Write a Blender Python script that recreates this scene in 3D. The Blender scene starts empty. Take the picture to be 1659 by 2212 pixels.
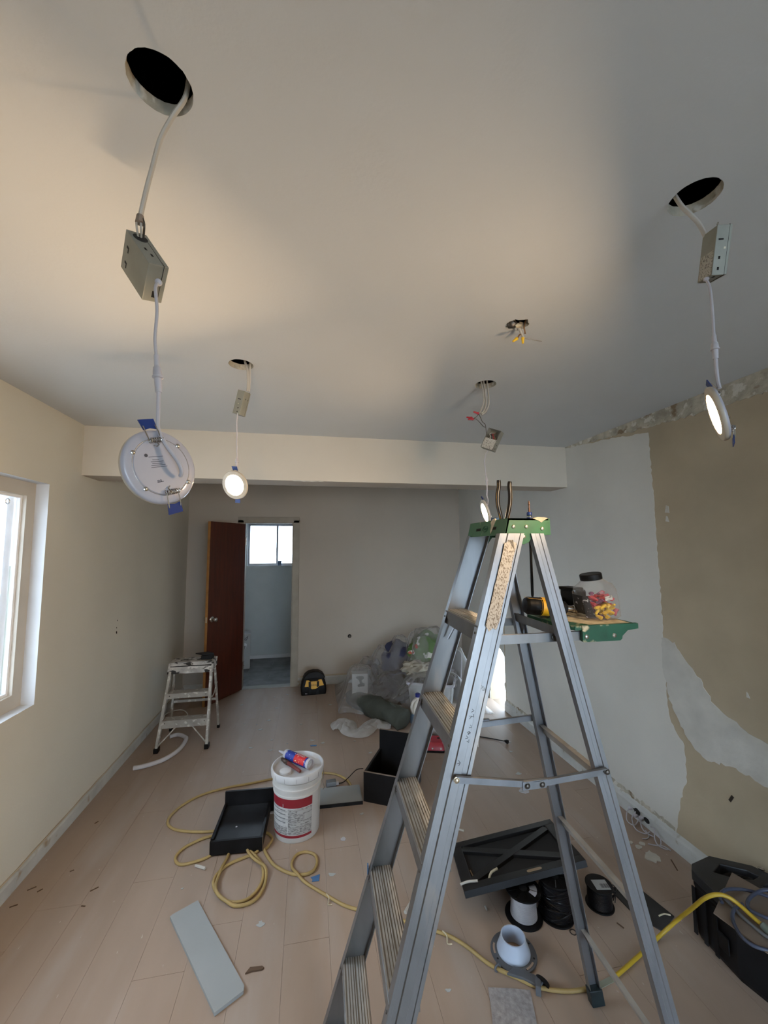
import bpy, bmesh, math, random
from mathutils import Vector, Matrix, noise
random.seed(7)
C = bpy.context.scene.collection
PI = math.pi
# ------------------------------------------------------------ camera, sky, exposure
sc = bpy.context.scene
cam_d = bpy.data.cameras.new('camera'); cam = bpy.data.objects.new('camera', cam_d); C.objects.link(cam)
yaw, pit, rol = math.radians(10.73), math.radians(5.155), math.radians(-0.327)
fw = Vector((math.sin(yaw)*math.cos(pit), math.cos(yaw)*math.cos(pit), math.sin(pit)))
r0 = Vector((math.cos(yaw), -math.sin(yaw), 0)); u0 = r0.cross(fw)
rt = math.cos(rol)*r0 + math.sin(rol)*u0; up = -math.sin(rol)*r0 + math.cos(rol)*u0
cam.matrix_world = Matrix(((rt.x, up.x, -fw.x, 0), (rt.y, up.y, -fw.y, 0), (rt.z, up.z, -fw.z, 1.70), (0, 0, 0, 1)))
cam_d.sensor_fit = 'HORIZONTAL'; cam_d.sensor_width = 36; cam_d.lens = 860/1659*36
cam_d.clip_start = 0.02
sc.camera = cam
w = bpy.data.worlds.new('sky'); sc.world = w; w.use_nodes = True
bg = w.node_tree.nodes['Background']; bg.inputs[0].default_value = (0.64, 0.81, 1.0, 1); bg.inputs[1].default_value = 8.0
sc.view_settings.view_transform = 'Standard'; sc.view_settings.look = 'None'; sc.view_settings.gamma = 1
sc.view_settings.use_curve_mapping = False
sc.view_settings.exposure = 0.92
LED = 180.0
# ------------------------------------------------------------ helpers
def V(*a): return Vector(a)
class G:
    def __init__(s): s.b = bmesh.new()
    def _set(s, fs, mi):
        for f in fs: f.material_index = mi
    def obox(s, I, a, b, c, mi=0):
        I, a, b, c = map(Vector, (I, a, b, c))
        vs = [s.b.verts.new(I + a*i + b*j + c*k) for i in (0, 1) for j in (0, 1) for k in (0, 1)]
        q = [(0,1,3,2),(4,6,7,5),(0,4,5,1),(2,3,7,6),(0,2,6,4),(1,5,7,3)]
        s._set([s.b.faces.new([vs[i] for i in f]) for f in q], mi); return s
    def box(s, c, d, rz=0, mi=0, R=None):
        R = R or Matrix.Rotation(rz, 3, 'Z')
        a, b, e = R @ V(d[0],0,0), R @ V(0,d[1],0), R @ V(0,0,d[2])
        return s.obox(Vector(c)-(a+b+e)/2, a, b, e, mi)
    def ring(s, c, u, v, r, n): return [s.b.verts.new(c + u*(r*math.cos(2*PI*i/n)) + v*(r*math.sin(2*PI*i/n))) for i in range(n)]
    def bridge(s, A, B, mi=0):
        n = len(A); s._set([s.b.faces.new((A[i], A[(i+1)%n], B[(i+1)%n], B[i])) for i in range(n)], mi)
    def frame(s, d):
        d = Vector(d).normalized(); t = V(0,0,1) if abs(d.z) < .9 else V(1,0,0)
        u = d.cross(t).normalized(); return u, d.cross(u).normalized()
    def cyl(s, p0, p1, r0, r1=None, n=16, mi=0, cap=True):
        r1 = r0 if r1 is None else r1; p0, p1 = Vector(p0), Vector(p1); u, v = s.frame(p1-p0)
        A, B = s.ring(p0,u,v,r0,n), s.ring(p1,u,v,r1,n); s.bridge(A,B,mi)
        if cap: s._set([s.b.faces.new(A), s.b.faces.new(B)], mi)
        return s
    def tube(s, pts, r, n=8, mi=0, closed=False, flat=1.0):
        pts = [Vector(p) for p in pts]; N = len(pts); rs = r if isinstance(r, (list, tuple)) else [r]*N
        u = None; R = []
        for i, p in enumerate(pts):
            d = (pts[(i+1)%N]-pts[i-1]) if closed else (pts[min(i+1,N-1)]-pts[max(i-1,0)])
            if d.length < 1e-9: d = V(0,0,1)
            d.normalize()
            if u is None: u, v = s.frame(d)
            else:
                u = u - d*u.dot(d)
                if u.length < 1e-6: u, v = s.frame(d)
                u.normalize(); v = d.cross(u)
            R.append([s.b.verts.new(p + u*(rs[i]*math.cos(2*PI*k/n)) + v*(rs[i]*flat*math.sin(2*PI*k/n))) for k in range(n)])
        for i in range(N-1): s.bridge(R[i], R[i+1], mi)
        if closed: s.bridge(R[-1], R[0], mi)
        else: s._set([s.b.faces.new(R[0]), s.b.faces.new(R[-1])], mi)
        return s
    def lathe(s, prof, M=None, n=32, mi=0, mis=None, cap=True):
        M = M or Matrix.Identity(4); R = []
        for r, z in prof:
            R.append([s.b.verts.new(M @ V(r*math.cos(2*PI*i/n), r*math.sin(2*PI*i/n), z)) for i in range(n)])
        for i in range(len(R)-1): s.bridge(R[i], R[i+1], mis[i] if mis else mi)
        if cap: s._set([s.b.faces.new(R[0]), s.b.faces.new(R[-1])], mi)
        return s
    def prism(s, pts, f0, f1, mi=0):     # pts 2D; f0, f1 map (a, b) to the two end positions
        A = [s.b.verts.new(f0(*p)) for p in pts]; B = [s.b.verts.new(f1(*p)) for p in pts]
        s.bridge(A, B, mi); s._set([s.b.faces.new(A), s.b.faces.new(B)], mi); return s
    def ball(s, c, r, sc=(1,1,1), n=2, mi=0, nz=0, ns=3):
        q = bmesh.ops.create_icosphere(s.b, subdivisions=n, radius=1)
        for v in q['verts']:
            d = 1 + (nz*noise.noise(v.co*ns+Vector(c)*7) if nz else 0)
            v.co = Vector((v.co.x*sc[0], v.co.y*sc[1], v.co.z*sc[2]))*r*d + Vector(c)
        for v in q['verts']:
            for f in v.link_faces: f.material_index = mi
        return s
    def plate(s, outer, holes, to, th, mi=0):  # flat plate with holes: outer/holes 2D loops, to(a, b) -> 3D, th = thickness vector
        es = []
        for L in [outer]+holes:
            vs = [s.b.verts.new(to(*p)) for p in L]
            es += [s.b.edges.new((vs[i], vs[(i+1)%len(vs)])) for i in range(len(vs))]
        fs = [g for g in bmesh.ops.triangle_fill(s.b, use_beauty=True, use_dissolve=False, edges=es)['geom'] if isinstance(g, bmesh.types.BMFace)]
        s._set(fs, mi)
        e = bmesh.ops.extrude_face_region(s.b, geom=fs, use_keep_orig=True)['geom']
        for v in e:
            if isinstance(v, bmesh.types.BMVert): v.co += Vector(th)
        for f in e:
            if isinstance(f, bmesh.types.BMFace): f.material_index = mi
        return s
ORG = {}
def mat_list(m): return list(m) if isinstance(m, (list, tuple)) else [m]
def obj(name, g, m, parent=None, smooth=True, bevel=0, org=None, ang=38, recalc=True):
    b = g.b
    if recalc: bmesh.ops.recalc_face_normals(b, faces=b.faces)
    if parent is not None: o_ = ORG[parent]
    elif org is not None: o_ = Vector(org)
    else:
        xs = [v.co for v in b.verts]
        o_ = V((min(v.x for v in xs)+max(v.x for v in xs))/2, (min(v.y for v in xs)+max(v.y for v in xs))/2, min(v.z for v in xs))
    bmesh.ops.translate(b, verts=b.verts, vec=-o_)
    me = bpy.data.meshes.new(name); b.to_mesh(me); b.free()
    for x in mat_list(m): me.materials.append(x)
    if smooth:
        me.polygons.foreach_set('use_smooth', [True]*len(me.polygons)); me.set_sharp_from_angle(angle=math.radians(ang))
    o = bpy.data.objects.new(name, me); C.objects.link(o)
    if parent is not None: o.parent = parent
    else: o.location = o_
    ORG[o] = o_
    if bevel:
        md = o.modifiers.new('bevel', 'BEVEL'); md.width = bevel; md.segments = 2; md.limit_method = 'ANGLE'; md.angle_limit = math.radians(40)
    return o
def thing(name, label, cat, loc, group=None):
    o = bpy.data.objects.new(name, None); C.objects.link(o); o.location = loc; o.empty_display_size = .05
    ORG[o] = Vector(loc); o['label'] = label; o['category'] = cat
    if group: o['group'] = group
    return o
def tag(o, label, cat, group=None):
    o['label'] = label; o['category'] = cat
    if group: o['group'] = group
    return o
def lab(o, label): o['label'] = label; return o
def struct(name, g, m, parent=None, **k):
    o = obj(name, g, m, parent, **k)
    if parent is None: o['kind'] = 'structure'
    return o
def text(name, body, size, M, m, parent, depth=.0004, shear=0):
    cu = bpy.data.curves.new(name, 'FONT'); cu.body = body; cu.size = size; cu.extrude = depth; cu.align_x = 'CENTER'; cu.align_y = 'CENTER'
    cu.shear = shear; cu.materials.append(m)
    o = bpy.data.objects.new(name, cu); C.objects.link(o); o.parent = parent
    o.matrix_parent_inverse = Matrix.Translation(-ORG[parent]) if False else Matrix.Identity(4)
    o.matrix_local = Matrix.Translation(-ORG[parent]) @ M
    bpy.context.view_layer.update()
    me = bpy.data.meshes.new_from_object(o); o2 = bpy.data.objects.new(name, me); C.objects.link(o2); o2.parent = parent; o2.matrix_local = o.matrix_local.copy()
    bpy.data.objects.remove(o); ORG[o2] = Vector(M.translation); return o2
def sp(pts, k=8, closed=False):
    P = [Vector(p) for p in pts]; N = len(P); out = []
    for i in range(N if closed else N-1):
        a, b, c, d = (P[i-1], P[i], P[(i+1)%N], P[(i+2)%N]) if closed else (P[max(i-1,0)], P[i], P[i+1], P[min(i+2,N-1)])
        for j in range(k):
            t = j/k
            out.append(.5*((2*b)+(c-a)*t+(2*a-5*b+4*c-d)*t*t+(-a+3*b-3*c+d)*t**3))
    if not closed: out.append(P[-1].copy())
    return out
def axes(c, z, x=None):            # matrix with local z along z, origin c
    z = Vector(z).normalized(); x = Vector(x) if x is not None else (V(0,0,1) if abs(z.z) < .95 else V(1,0,0))
    x = (x - z*x.dot(z)).normalized(); y = z.cross(x)
    return Matrix(((x.x,y.x,z.x,c[0]),(x.y,y.y,z.y,c[1]),(x.z,y.z,z.z,c[2]),(0,0,0,1)))
def circ(cx, cy, r, n=48, jit=0): return [(cx+(r+random.uniform(-jit,jit))*math.cos(2*PI*i/n), cy+(r+random.uniform(-jit,jit))*math.sin(2*PI*i/n)) for i in range(n)]
# ------------------------------------------------------------ materials
def lin(c): return tuple(((x/255)/12.92 if x/255 <= .04045 else ((x/255+.055)/1.055)**2.4) for x in c)
def pm(name, col, rough=.6, metal=0, var=.10, scale=6, bump=0, bscale=60, spots=(), spec=.5, emit=None, stretch=None, coat=0):
    m = bpy.data.materials.new(name); m.use_nodes = True; nt = m.node_tree; N = nt.nodes; L = nt.links
    p = N['Principled BSDF']; p.inputs['Roughness'].default_value = rough; p.inputs['Metallic'].default_value = metal
    p.inputs['Specular IOR Level'].default_value = spec
    if coat: p.inputs['Coat Weight'].default_value = coat
    tc = N.new('ShaderNodeTexCoord'); vec = tc.outputs['Object']
    if stretch:
        mp = N.new('ShaderNodeMapping'); mp.inputs['Scale'].default_value = stretch; L.new(vec, mp.inputs[0]); vec = mp.outputs[0]
    nz = N.new('ShaderNodeTexNoise'); nz.inputs['Scale'].default_value = scale; nz.inputs['Detail'].default_value = 6; L.new(vec, nz.inputs['Vector'])
    mx = N.new('ShaderNodeMix'); mx.data_type = 'RGBA'
    mx.inputs['A'].default_value = (*[max(0, c*(1-var)) for c in col], 1); mx.inputs['B'].default_value = (*[min(1, c*(1+var)) for c in col], 1)
    mr = N.new('ShaderNodeMapRange'); mr.inputs[1].default_value = .3; mr.inputs[2].default_value = .7
    L.new(nz.outputs[0], mr.inputs[0]); L.new(mr.outputs[0], mx.inputs['Factor']); out = mx.outputs['Result']
    for (sc_, ss, lo, hi) in spots:
        n2 = N.new('ShaderNodeTexNoise'); n2.inputs['Scale'].default_value = ss; n2.inputs['Detail'].default_value = 8; L.new(vec, n2.inputs['Vector'])
        r2 = N.new('ShaderNodeMapRange'); r2.inputs[1].default_value = lo; r2.inputs[2].default_value = hi; L.new(n2.outputs[0], r2.inputs[0])
        m2 = N.new('ShaderNodeMix'); m2.data_type = 'RGBA'; L.new(r2.outputs[0], m2.inputs['Factor']); L.new(out, m2.inputs['A']); m2.inputs['B'].default_value = (*sc_, 1)
        out = m2.outputs['Result']
    L.new(out, p.inputs['Base Color'])
    if bump:
        n3 = N.new('ShaderNodeTexNoise'); n3.inputs['Scale'].default_value = bscale; n3.inputs['Detail'].default_value = 5; L.new(vec, n3.inputs['Vector'])
        bp = N.new('ShaderNodeBump'); bp.inputs['Strength'].default_value = bump; bp.inputs['Distance'].default_value = .01
        L.new(n3.outputs[0], bp.inputs['Height']); L.new(bp.outputs[0], p.inputs['Normal'])
    if emit:
        p.inputs['Emission Color'].default_value = (*emit[0], 1); p.inputs['Emission Strength'].default_value = emit[1]
    return m
def film(name, col, alpha, rough=.25):      # thin clear or milky plastic: see-through mixed with a glossy skin
    m = bpy.data.materials.new(name); m.use_nodes = True; nt = m.node_tree; N = nt.nodes; L = nt.links
    p = N['Principled BSDF']; p.inputs['Base Color'].default_value = (*col, 1); p.inputs['Roughness'].default_value = rough
    tr = N.new('ShaderNodeBsdfTransparent'); mx = N.new('ShaderNodeMixShader'); lw = N.new('ShaderNodeLayerWeight'); lw.inputs[0].default_value = .35
    nz = N.new('ShaderNodeTexNoise'); nz.inputs['Scale'].default_value = 9; nz.inputs['Detail'].default_value = 5
    tc = N.new('ShaderNodeTexCoord'); L.new(tc.outputs['Object'], nz.inputs['Vector'])
    a = N.new('ShaderNodeMath'); a.operation = 'MULTIPLY_ADD'; a.inputs[1].default_value = .5; a.inputs[2].default_value = alpha-.12; L.new(lw.outputs['Facing'], a.inputs[0])
    b = N.new('ShaderNodeMath'); b.operation = 'MULTIPLY_ADD'; b.inputs[1].default_value = .24; L.new(nz.outputs[0], b.inputs[0]); L.new(a.outputs[0], b.inputs[2])
    b.use_clamp = True
    L.new(b.outputs[0], mx.inputs[0]); L.new(tr.outputs[0], mx.inputs[1]); L.new(p.outputs[0], mx.inputs[2]); L.new(mx.outputs[0], N['Material Output'].inputs[0])
    return m
def printed(name, paper, ink, scale, thr=.5, stretch=(1,1,1)):   # small illegible print: rows of broken dashes
    m = pm(name, paper, .6, var=.05)
    nt = m.node_tree; N = nt.nodes; L = nt.links; p = N['Principled BSDF']; src = p.inputs['Base Color'].links[0].from_socket
    tc = N.new('ShaderNodeTexCoord'); mp = N.new('ShaderNodeMapping'); mp.inputs['Scale'].default_value = stretch; L.new(tc.outputs['Object'], mp.inputs[0])
    n2 = N.new('ShaderNodeTexNoise'); n2.inputs['Scale'].default_value = scale; n2.inputs['Detail'].default_value = 2; L.new(mp.outputs[0], n2.inputs['Vector'])
    gt = N.new('ShaderNodeMapRange'); gt.inputs[1].default_value = thr-.03; gt.inputs[2].default_value = thr+.03; L.new(n2.outputs[0], gt.inputs[0])
    mx = N.new('ShaderNodeMix'); mx.data_type = 'RGBA'; L.new(gt.outputs[0], mx.inputs['Factor']); L.new(src, mx.inputs['A']); mx.inputs['B'].default_value = (*ink, 1)
    L.new(mx.outputs['Result'], p.inputs['Base Color']); return m
M = {}
M['ceil'] = pm('ceiling_paint', (.53,.535,.53), .85, var=.03, scale=1.2, bump=.05, bscale=90)
M['wall'] = pm('cream_wall_paint', (.57,.53,.44), .8, var=.04, scale=1.5, bump=.08, bscale=70)
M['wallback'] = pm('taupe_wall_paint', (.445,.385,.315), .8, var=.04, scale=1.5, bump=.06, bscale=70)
M['wallold'] = pm('old_tan_wall', (.41,.335,.23), .85, var=.10, scale=2.5, bump=.08, bscale=60)
M['primer'] = pm('grey_white_primer', (.58,.555,.50), .7, var=.06, scale=2, bump=.05, bscale=60)
M['spackle'] = pm('joint_compound', (.52,.50,.45), .9, var=.10, scale=9, bump=.15, bscale=50)
M['ragged'] = pm('torn_plaster', (.42,.38,.30), .95, var=.3, scale=14, bump=.5, bscale=40, spots=[((.22,.16,.10), 12, .58, .66), ((.6,.57,.5), 20, .56, .62)])
M['trimw'] = pm('dusty_white_trim', (.42,.41,.375), .7, var=.12, scale=8, spots=[((.30,.22,.13), 9, .62, .72)])
M['trimr'] = pm('white_baseboard_paint', (.48,.48,.455), .65, var=.10, scale=10, spots=[((.34,.30,.24), 16, .62, .70)])
M['trimbrown'] = pm('stained_door_casing', (.34,.30,.24), .75, var=.12, scale=6)
M['winframe'] = pm('beige_window_frame', (.50,.45,.38), .6, var=.05)
M['reveal'] = pm('white_reveal_paint', (.58,.585,.59), .75, var=.04)
M['plank'] = pm('dusty_plank_floor', (.325,.243,.188), .55, var=.07, scale=2.2, stretch=(3,.6,1), bump=.03, bscale=30,
   spots=[((.37,.31,.27), 1.6, .52, .80), ((.24,.17,.11), 1.1, .60, .95), ((.62,.56,.50), 34, .72, .76), ((.20,.13,.08), 27, .74, .78)])
M['subfloor'] = pm('floor_joint_dust', (.24,.18,.13), .9)
M['dark'] = pm('attic_dark', (.012,.010,.009), .95, var=.2)
M['bathwall'] = pm('bathroom_wall_paint', (.42,.45,.45), .6, var=.03)
M['slate'] = pm('grey_slate_tile', (.13,.135,.14), .45, var=.35, scale=7)
M['grout'] = pm('pale_grout', (.36,.36,.35), .9)
M['doorwood'] = pm('mahogany_veneer', (.060,.011,.0045), .30, var=.3, scale=5, stretch=(6,6,.6), spec=.5)
M['dooredge'] = pm('raw_door_edge', (.36,.17,.05), .6, var=.2, scale=9)
M['alu'] = pm('worn_aluminium', (.24,.243,.25), .38, metal=.8, var=.14, scale=14, stretch=(1,1,.25), bump=.02, bscale=80, spots=[((.42,.34,.26), 7, .60, .74)])
M['alu2'] = pm('clean_aluminium', (.27,.285,.31), .36, metal=.8, var=.14, scale=18, stretch=(1,1,.2))
M['bar'] = pm('dusty_flat_bar', (.36,.345,.32), .6, metal=.2, var=.2, scale=12)
M['ridge'] = pm('worn_ridge', (.40,.385,.355), .5, metal=.3, var=.2, scale=20)
M['tread'] = pm('dusty_tread_top', (.20,.175,.14), .8, metal=.1, var=.25, scale=16, stretch=(1,.3,1), spots=[((.34,.31,.26), 22, .60, .70), ((.08,.07,.06), 30, .64, .70)])
M['green'] = pm('green_cap_plastic', (.022,.105,.038), .42, var=.25, scale=14, spots=[((.42,.36,.24), 12, .66, .72)])
M['green2'] = pm('green_shelf_plastic', (.010,.075,.042), .5, var=.25, scale=16, spots=[((.48,.42,.28), 18, .60, .66)])
M['dust'] = pm('plaster_dust', (.50,.43,.30), .95, var=.3, scale=40)
M['rivet'] = pm('rivet_brass', (.55,.48,.36), .35, metal=.8)
M['bolt'] = pm('dark_steel', (.10,.09,.08), .4, metal=.8)
M['steel'] = pm('spring_steel', (.55,.53,.50), .25, metal=1)
M['galv'] = pm('galvanised_box', (.25,.25,.215), .5, metal=.35, var=.10, scale=20)
M['slot'] = pm('black_slot', (.006,.006,.006), .9)
M['cable'] = pm('white_cable', (.42,.395,.35), .5, var=.06)
M['lead'] = pm('white_lead', (.42,.405,.43), .45, var=.05)
M['lampwhite'] = pm('white_lamp_metal', (.37,.36,.39), .35, var=.03, coat=.4)
M['lamprim'] = pm('warm_lit_lamp_rim', (.44,.39,.31), .4, var=.04)  # white lamp's rim: tan of the warm lamplight put into the colour
M['lens'] = pm('lit_lens', (.9,.85,.75), .4, emit=((1.0,.72,.43), LED))
M['blue'] = pm('blue_clip_plastic', (.006,.028,.15), .4)
M['ink'] = pm('print_ink', (.05,.05,.06), .7)
M['copper'] = pm('bare_copper', (.35,.20,.10), .4, metal=.8)
M['red'] = pm('red_wire_nut', (.36,.015,.03), .45, var=.15)
M['yellow'] = pm('yellow_wire_nut', (.72,.45,.02), .45, var=.12)
M['pink'] = pm('pink_wire_nut', (.42,.07,.10), .45, var=.15)
M['purple'] = pm('purple_wire_nut', (.20,.06,.14), .45, var=.15)
M['black'] = pm('black_rubber', (.005,.005,.0055), .5, var=.3, spec=.2)
M['bframe'] = pm('black_satin_frame', (.0085,.0085,.0095), .45, var=.2, scale=8, spec=.25)
M['bfurn'] = pm('black_painted_wood', (.006,.006,.0065), .45, var=.3, scale=8, spec=.18, spots=[((.013,.013,.014), 5, .56, .75)])
M['bedge'] = pm('raw_panel_edge', (.26,.19,.12), .8)
M['bucket'] = pm('white_bucket_plastic', (.50,.49,.465), .4, var=.05, scale=8)
M['lidw'] = pm('dusty_white_lid', (.52,.52,.52), .5, var=.10, scale=10, spots=[((.5,.46,.41), 8, .55, .7)])
M['bred'] = pm('dark_red_band', (.23,.012,.022), .45)
M['yd'] = pm('drill_yellow', (.70,.36,.01), .45)
M['grey'] = pm('grey_cast_metal', (.24,.23,.22), .4, metal=.6)
M['cord'] = pm('yellow_cord', (.33,.23,.085), .55, var=.15, scale=12)
M['cordy'] = pm('bright_yellow_cord', (.42,.28,.02), .45, var=.1)
M['plaster'] = pm('drywall_paper', (.285,.30,.30), .8, var=.05, scale=4)
M['gyp'] = pm('gypsum_core', (.50,.47,.46), .95, var=.1, bump=.3)
M['pvc'] = pm('white_pvc', (.42,.48,.58), .3, var=.04)
M['fgrey'] = pm('grey_flange_plastic', (.085,.09,.10), .5, var=.2)
M['wiregrey'] = pm('grey_wire_winding', (.33,.315,.325), .4, var=.12, scale=20)
M['wireblack'] = pm('black_wire_winding', (.006,.006,.008), .3, var=.3, scale=20, spec=.25)
M['olive'] = pm('olive_canvas', (.055,.062,.050), .85, var=.2, scale=9, bump=.2, bscale=30)
M['card'] = pm('brown_cardboard', (.20,.155,.12), .9, var=.1, scale=7)
M['tote'] = pm('black_tote_plastic', (.007,.0075,.009), .5, var=.35, scale=7, spec=.25, spots=[((.024,.026,.029), 4, .55, .72)])
M['totetop'] = pm('paler_tote_lid', (.017,.0185,.021), .5, var=.35, scale=7, spots=[((.035,.037,.04), 4, .55, .72)])  # paler copy of the tote plastic for the lid
M['bluecable'] = pm('slate_blue_cable', (.045,.055,.09), .45, var=.15)
M['tape'] = pm('blue_painters_tape', (.05,.13,.27), .7)
M['milky'] = film('milky_sheet', (.36,.34,.315), .27, .3)
M['clear'] = film('clear_jar_plastic', (.42,.40,.37), .06, .08)
M['binw'] = film('frosted_bin', (.55,.56,.55), .62, .3)
M['glass'] = film('window_glass', (.8,.85,.9), .03, .02)
M['jugw'] = pm('white_jug', (.58,.55,.48), .35, var=.05)
M['jugl'] = pm('pale_blue_label', (.16,.26,.38), .5, var=.2, scale=20)
M['capblue'] = pm('deep_blue_cap', (.012,.02,.16), .4)
M['chred'] = pm('charger_red', (.34,.012,.03), .4)
M['fence'] = pm('white_fence_paint', (.85,.85,.86), .6, var=.03)
M['block'] = pm('pale_block_wall', (.28,.30,.27), .9, var=.3, scale=5)
M['steplad'] = pm('paint_spattered_metal', (.33,.305,.265), .55, metal=.3, var=.2, scale=10, spots=[((.55,.52,.47), 25, .56, .62)])
M['stepcap'] = pm('paint_crusted_metal', (.40,.375,.34), .75, metal=.1, var=.3, scale=18, spots=[((.02,.018,.016), 16, .53, .57), ((.58,.55,.5), 30, .58, .63)], stretch=(.6,1,1))
M['carton'] = pm('white_carton', (.37,.375,.37), .7, var=.05)
M['tiletub'] = pm('glazed_white', (.7,.72,.72), .2)
M['bagc'] = pm('printed_green_bag', (.075,.14,.035), .6, var=.2, scale=6, spots=[((.55,.55,.48), 7.5, .60, .62), ((.45,.06,.03), 9, .66, .68)])
M['navy'] = pm('dark_navy_cloth', (.022,.024,.05), .9, var=.4, scale=8)
M['brownd'] = pm('dark_brown_lump', (.05,.035,.028), .9, var=.4, scale=9)
M['creamc'] = pm('cream_cloth', (.36,.32,.25), .9, var=.2, scale=8)
M['wood'] = pm('splinter_wood', (.10,.06,.035), .9)
M['labelt'] = printed('ladder_label_print', (.46,.40,.32), (.18,.135,.09), 330, .55, (1,1,.45))
M['lblgrey'] = printed('bucket_small_print', (.36,.36,.35), (.16,.16,.16), 60, .52, (1,1,5))
M['lblwhite'] = printed('bucket_white_print', (.48,.48,.47), (.22,.22,.22), 34, .60, (1,1,9))
M['lblmm'] = printed('driver_label_print', (.40,.38,.33), (.13,.12,.11), 300, .58, (.35,1,1))
M['caulkblue'] = printed('caulk_blue_wrap', (.012,.03,.24), (.35,.42,.62), 60, .66)
M['caulkred'] = printed('caulk_red_wrap', (.55,.02,.02), (.85,.55,.35), 60, .66)
M['jarlbl'] = printed('jar_black_label', (.02,.018,.018), (.45,.42,.40), 70, .66)
M['felt'] = pm('grey_felt_offcut', (.30,.275,.27), .95, var=.25, scale=60, bump=.3, bscale=120)
# ------------------------------------------------------------ setting
XL, XR, YB, YF, ZC = -1.445, 2.05, 5.22, -2.4, 2.508
ground = struct('ground', G().box((0, 2, -.18), (30, 30, .1)), pm('pale_concrete', (.42,.41,.39), .9, bump=.1), smooth=False)
fl = struct('floor', G().box(((XL+XR)/2, (YF+YB)/2+.06, -.062), (XR-XL+.3, YB-YF+.36, .1)), M['subfloor'], smooth=False)
pw = .1942; k = 0; pl_mesh = {}
for i in range(18):
    y = YF - random.uniform(0, 1.1)
    while y < YB + .1:
        y0, y1 = max(y, YF), min(y+1.22, YB+.1)
        if y1 - y0 > .05:
            g = G().box((XL+pw*(i+.5), (y0+y1)/2, -.006), (pw-.0009, y1-y0-.0012, .012))
            struct('plank', g, M['plank'], parent=fl, smooth=False)
        y += 1.22
rag = []
for i in range(22):
    a = 2*PI*i/22; rr = random.uniform(.028, .046); rag.append((.741+rr*1.05*math.cos(a), 1.268+rr*math.sin(a)))
HOLES = [(-.263,.686), (-.301,1.777), (.859,1.792), (.875,.708)]
g = G().plate([(XL-.2,YF-.2),(XR+.2,YF-.2),(XR+.2,YB+.15),(XL-.2,YB+.15)], [circ(x,y,.052,56,.0007) for x,y in HOLES]+[rag], lambda a,b: V(a,b,ZC), (0,0,.026))
g.b.normal_update()
for f in g.b.faces:
    if abs(f.normal.z) < .5 and min((f.calc_center_median().xy-Vector(h)).length for h in HOLES+[(.741,1.268)]) < .08: f.material_index = 1
ceil = struct('ceiling', g, [M['ceil'], M['ragged']], smooth=False)
g = G()
for c, d in [(((XL+XR)/2, 1.4, 3.0), (4.2, 8.4, .06)), ((XL-.2,1.4,2.76),(.06,8.4,.5)), ((XR+.2,1.4,2.76),(.06,8.4,.5)), (((XL+XR)/2,YF-.2,2.76),(4,.06,.5)), (((XL+XR)/2,YB+.16,2.76),(4,.06,.5))]: g.box(c, d)
struct('attic_light_block', g, M['dark'], smooth=False)  # unseen black slabs added over the ceiling to stop light leaking in
g = G()
for x in (-.9, -.5, -.05, .35, .72-.16, 1.15, 1.6): g.box((x, 1.4, 2.61), (.04, 7.8, .14))
obj('rafter_set', g, M['dark'], parent=ceil, smooth=False)
# walls
W1 = dict(y0=1.15, y1=2.545, z0=.87, z1=2.07)
g = G().plate([(YF-.15,-.05),(YB+.13,-.05),(YB+.13,2.52),(YF-.15,2.52)], [[(1.15,.87),(2.545,.87),(2.545,2.07),(1.15,2.07)]], lambda a,b: V(XL,a,b), (-.15,0,0))
g.b.normal_update()
for f in g.b.faces:
    c = f.calc_center_median()
    if abs(f.normal.x) < .5 and 1 < c.y < 2.6 and .8 < c.z < 2.1: f.material_index = 1
wl = struct('wall_left', g, [M['wall'], M['reveal']], smooth=False)
g = G().plate([(YF-.15,-.05),(4.02,-.05),(4.02,.92),(4.37,.92),(4.37,-.05),(YB+.13,-.05),(YB+.13,2.52),(YF-.15,2.52)], [], lambda a,b: V(XR,a,b), (.12,0,0))
wr = struct('wall_right', g, M['wallold'], smooth=False)
g = G().plate([(XL,-.05),(-.79,-.05),(-.79,2.03),(-.19,2.03),(-.19,-.05),(XR,-.05),(XR,2.52),(XL,2.52)], [], lambda a,b: V(a,YB,b), (0,.12,0))
wb_ = struct('wall_back', g, M['wallback'], smooth=False)
g = G().plate([(XL,-.05),(XR,-.05),(XR,2.52),(XL,2.52)], [[(.15,.04),(1.95,.04),(1.95,2.1),(.15,2.1)]], lambda a,b: V(a,YF,b), (0,-.12,0))
struct('wall_front', g, M['wall'], smooth=False)
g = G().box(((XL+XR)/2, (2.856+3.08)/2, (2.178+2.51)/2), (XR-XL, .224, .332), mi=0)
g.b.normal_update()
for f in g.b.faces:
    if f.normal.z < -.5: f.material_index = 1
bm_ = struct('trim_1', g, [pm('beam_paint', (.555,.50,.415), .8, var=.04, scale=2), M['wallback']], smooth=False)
bm_['label'] = 'dropped ceiling beam across the room'
# chipped corner bead on the beam edge
rp = [(.02+.02*i, 2.853+random.uniform(-.002,.002), 2.1775+random.uniform(-.002,.003)) for i in range(12)]
struct('chipped_bead', G().tube([(x-.14,y,z) for x,y,z in rp], .004, 5), M['spackle'], parent=bm_)
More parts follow.
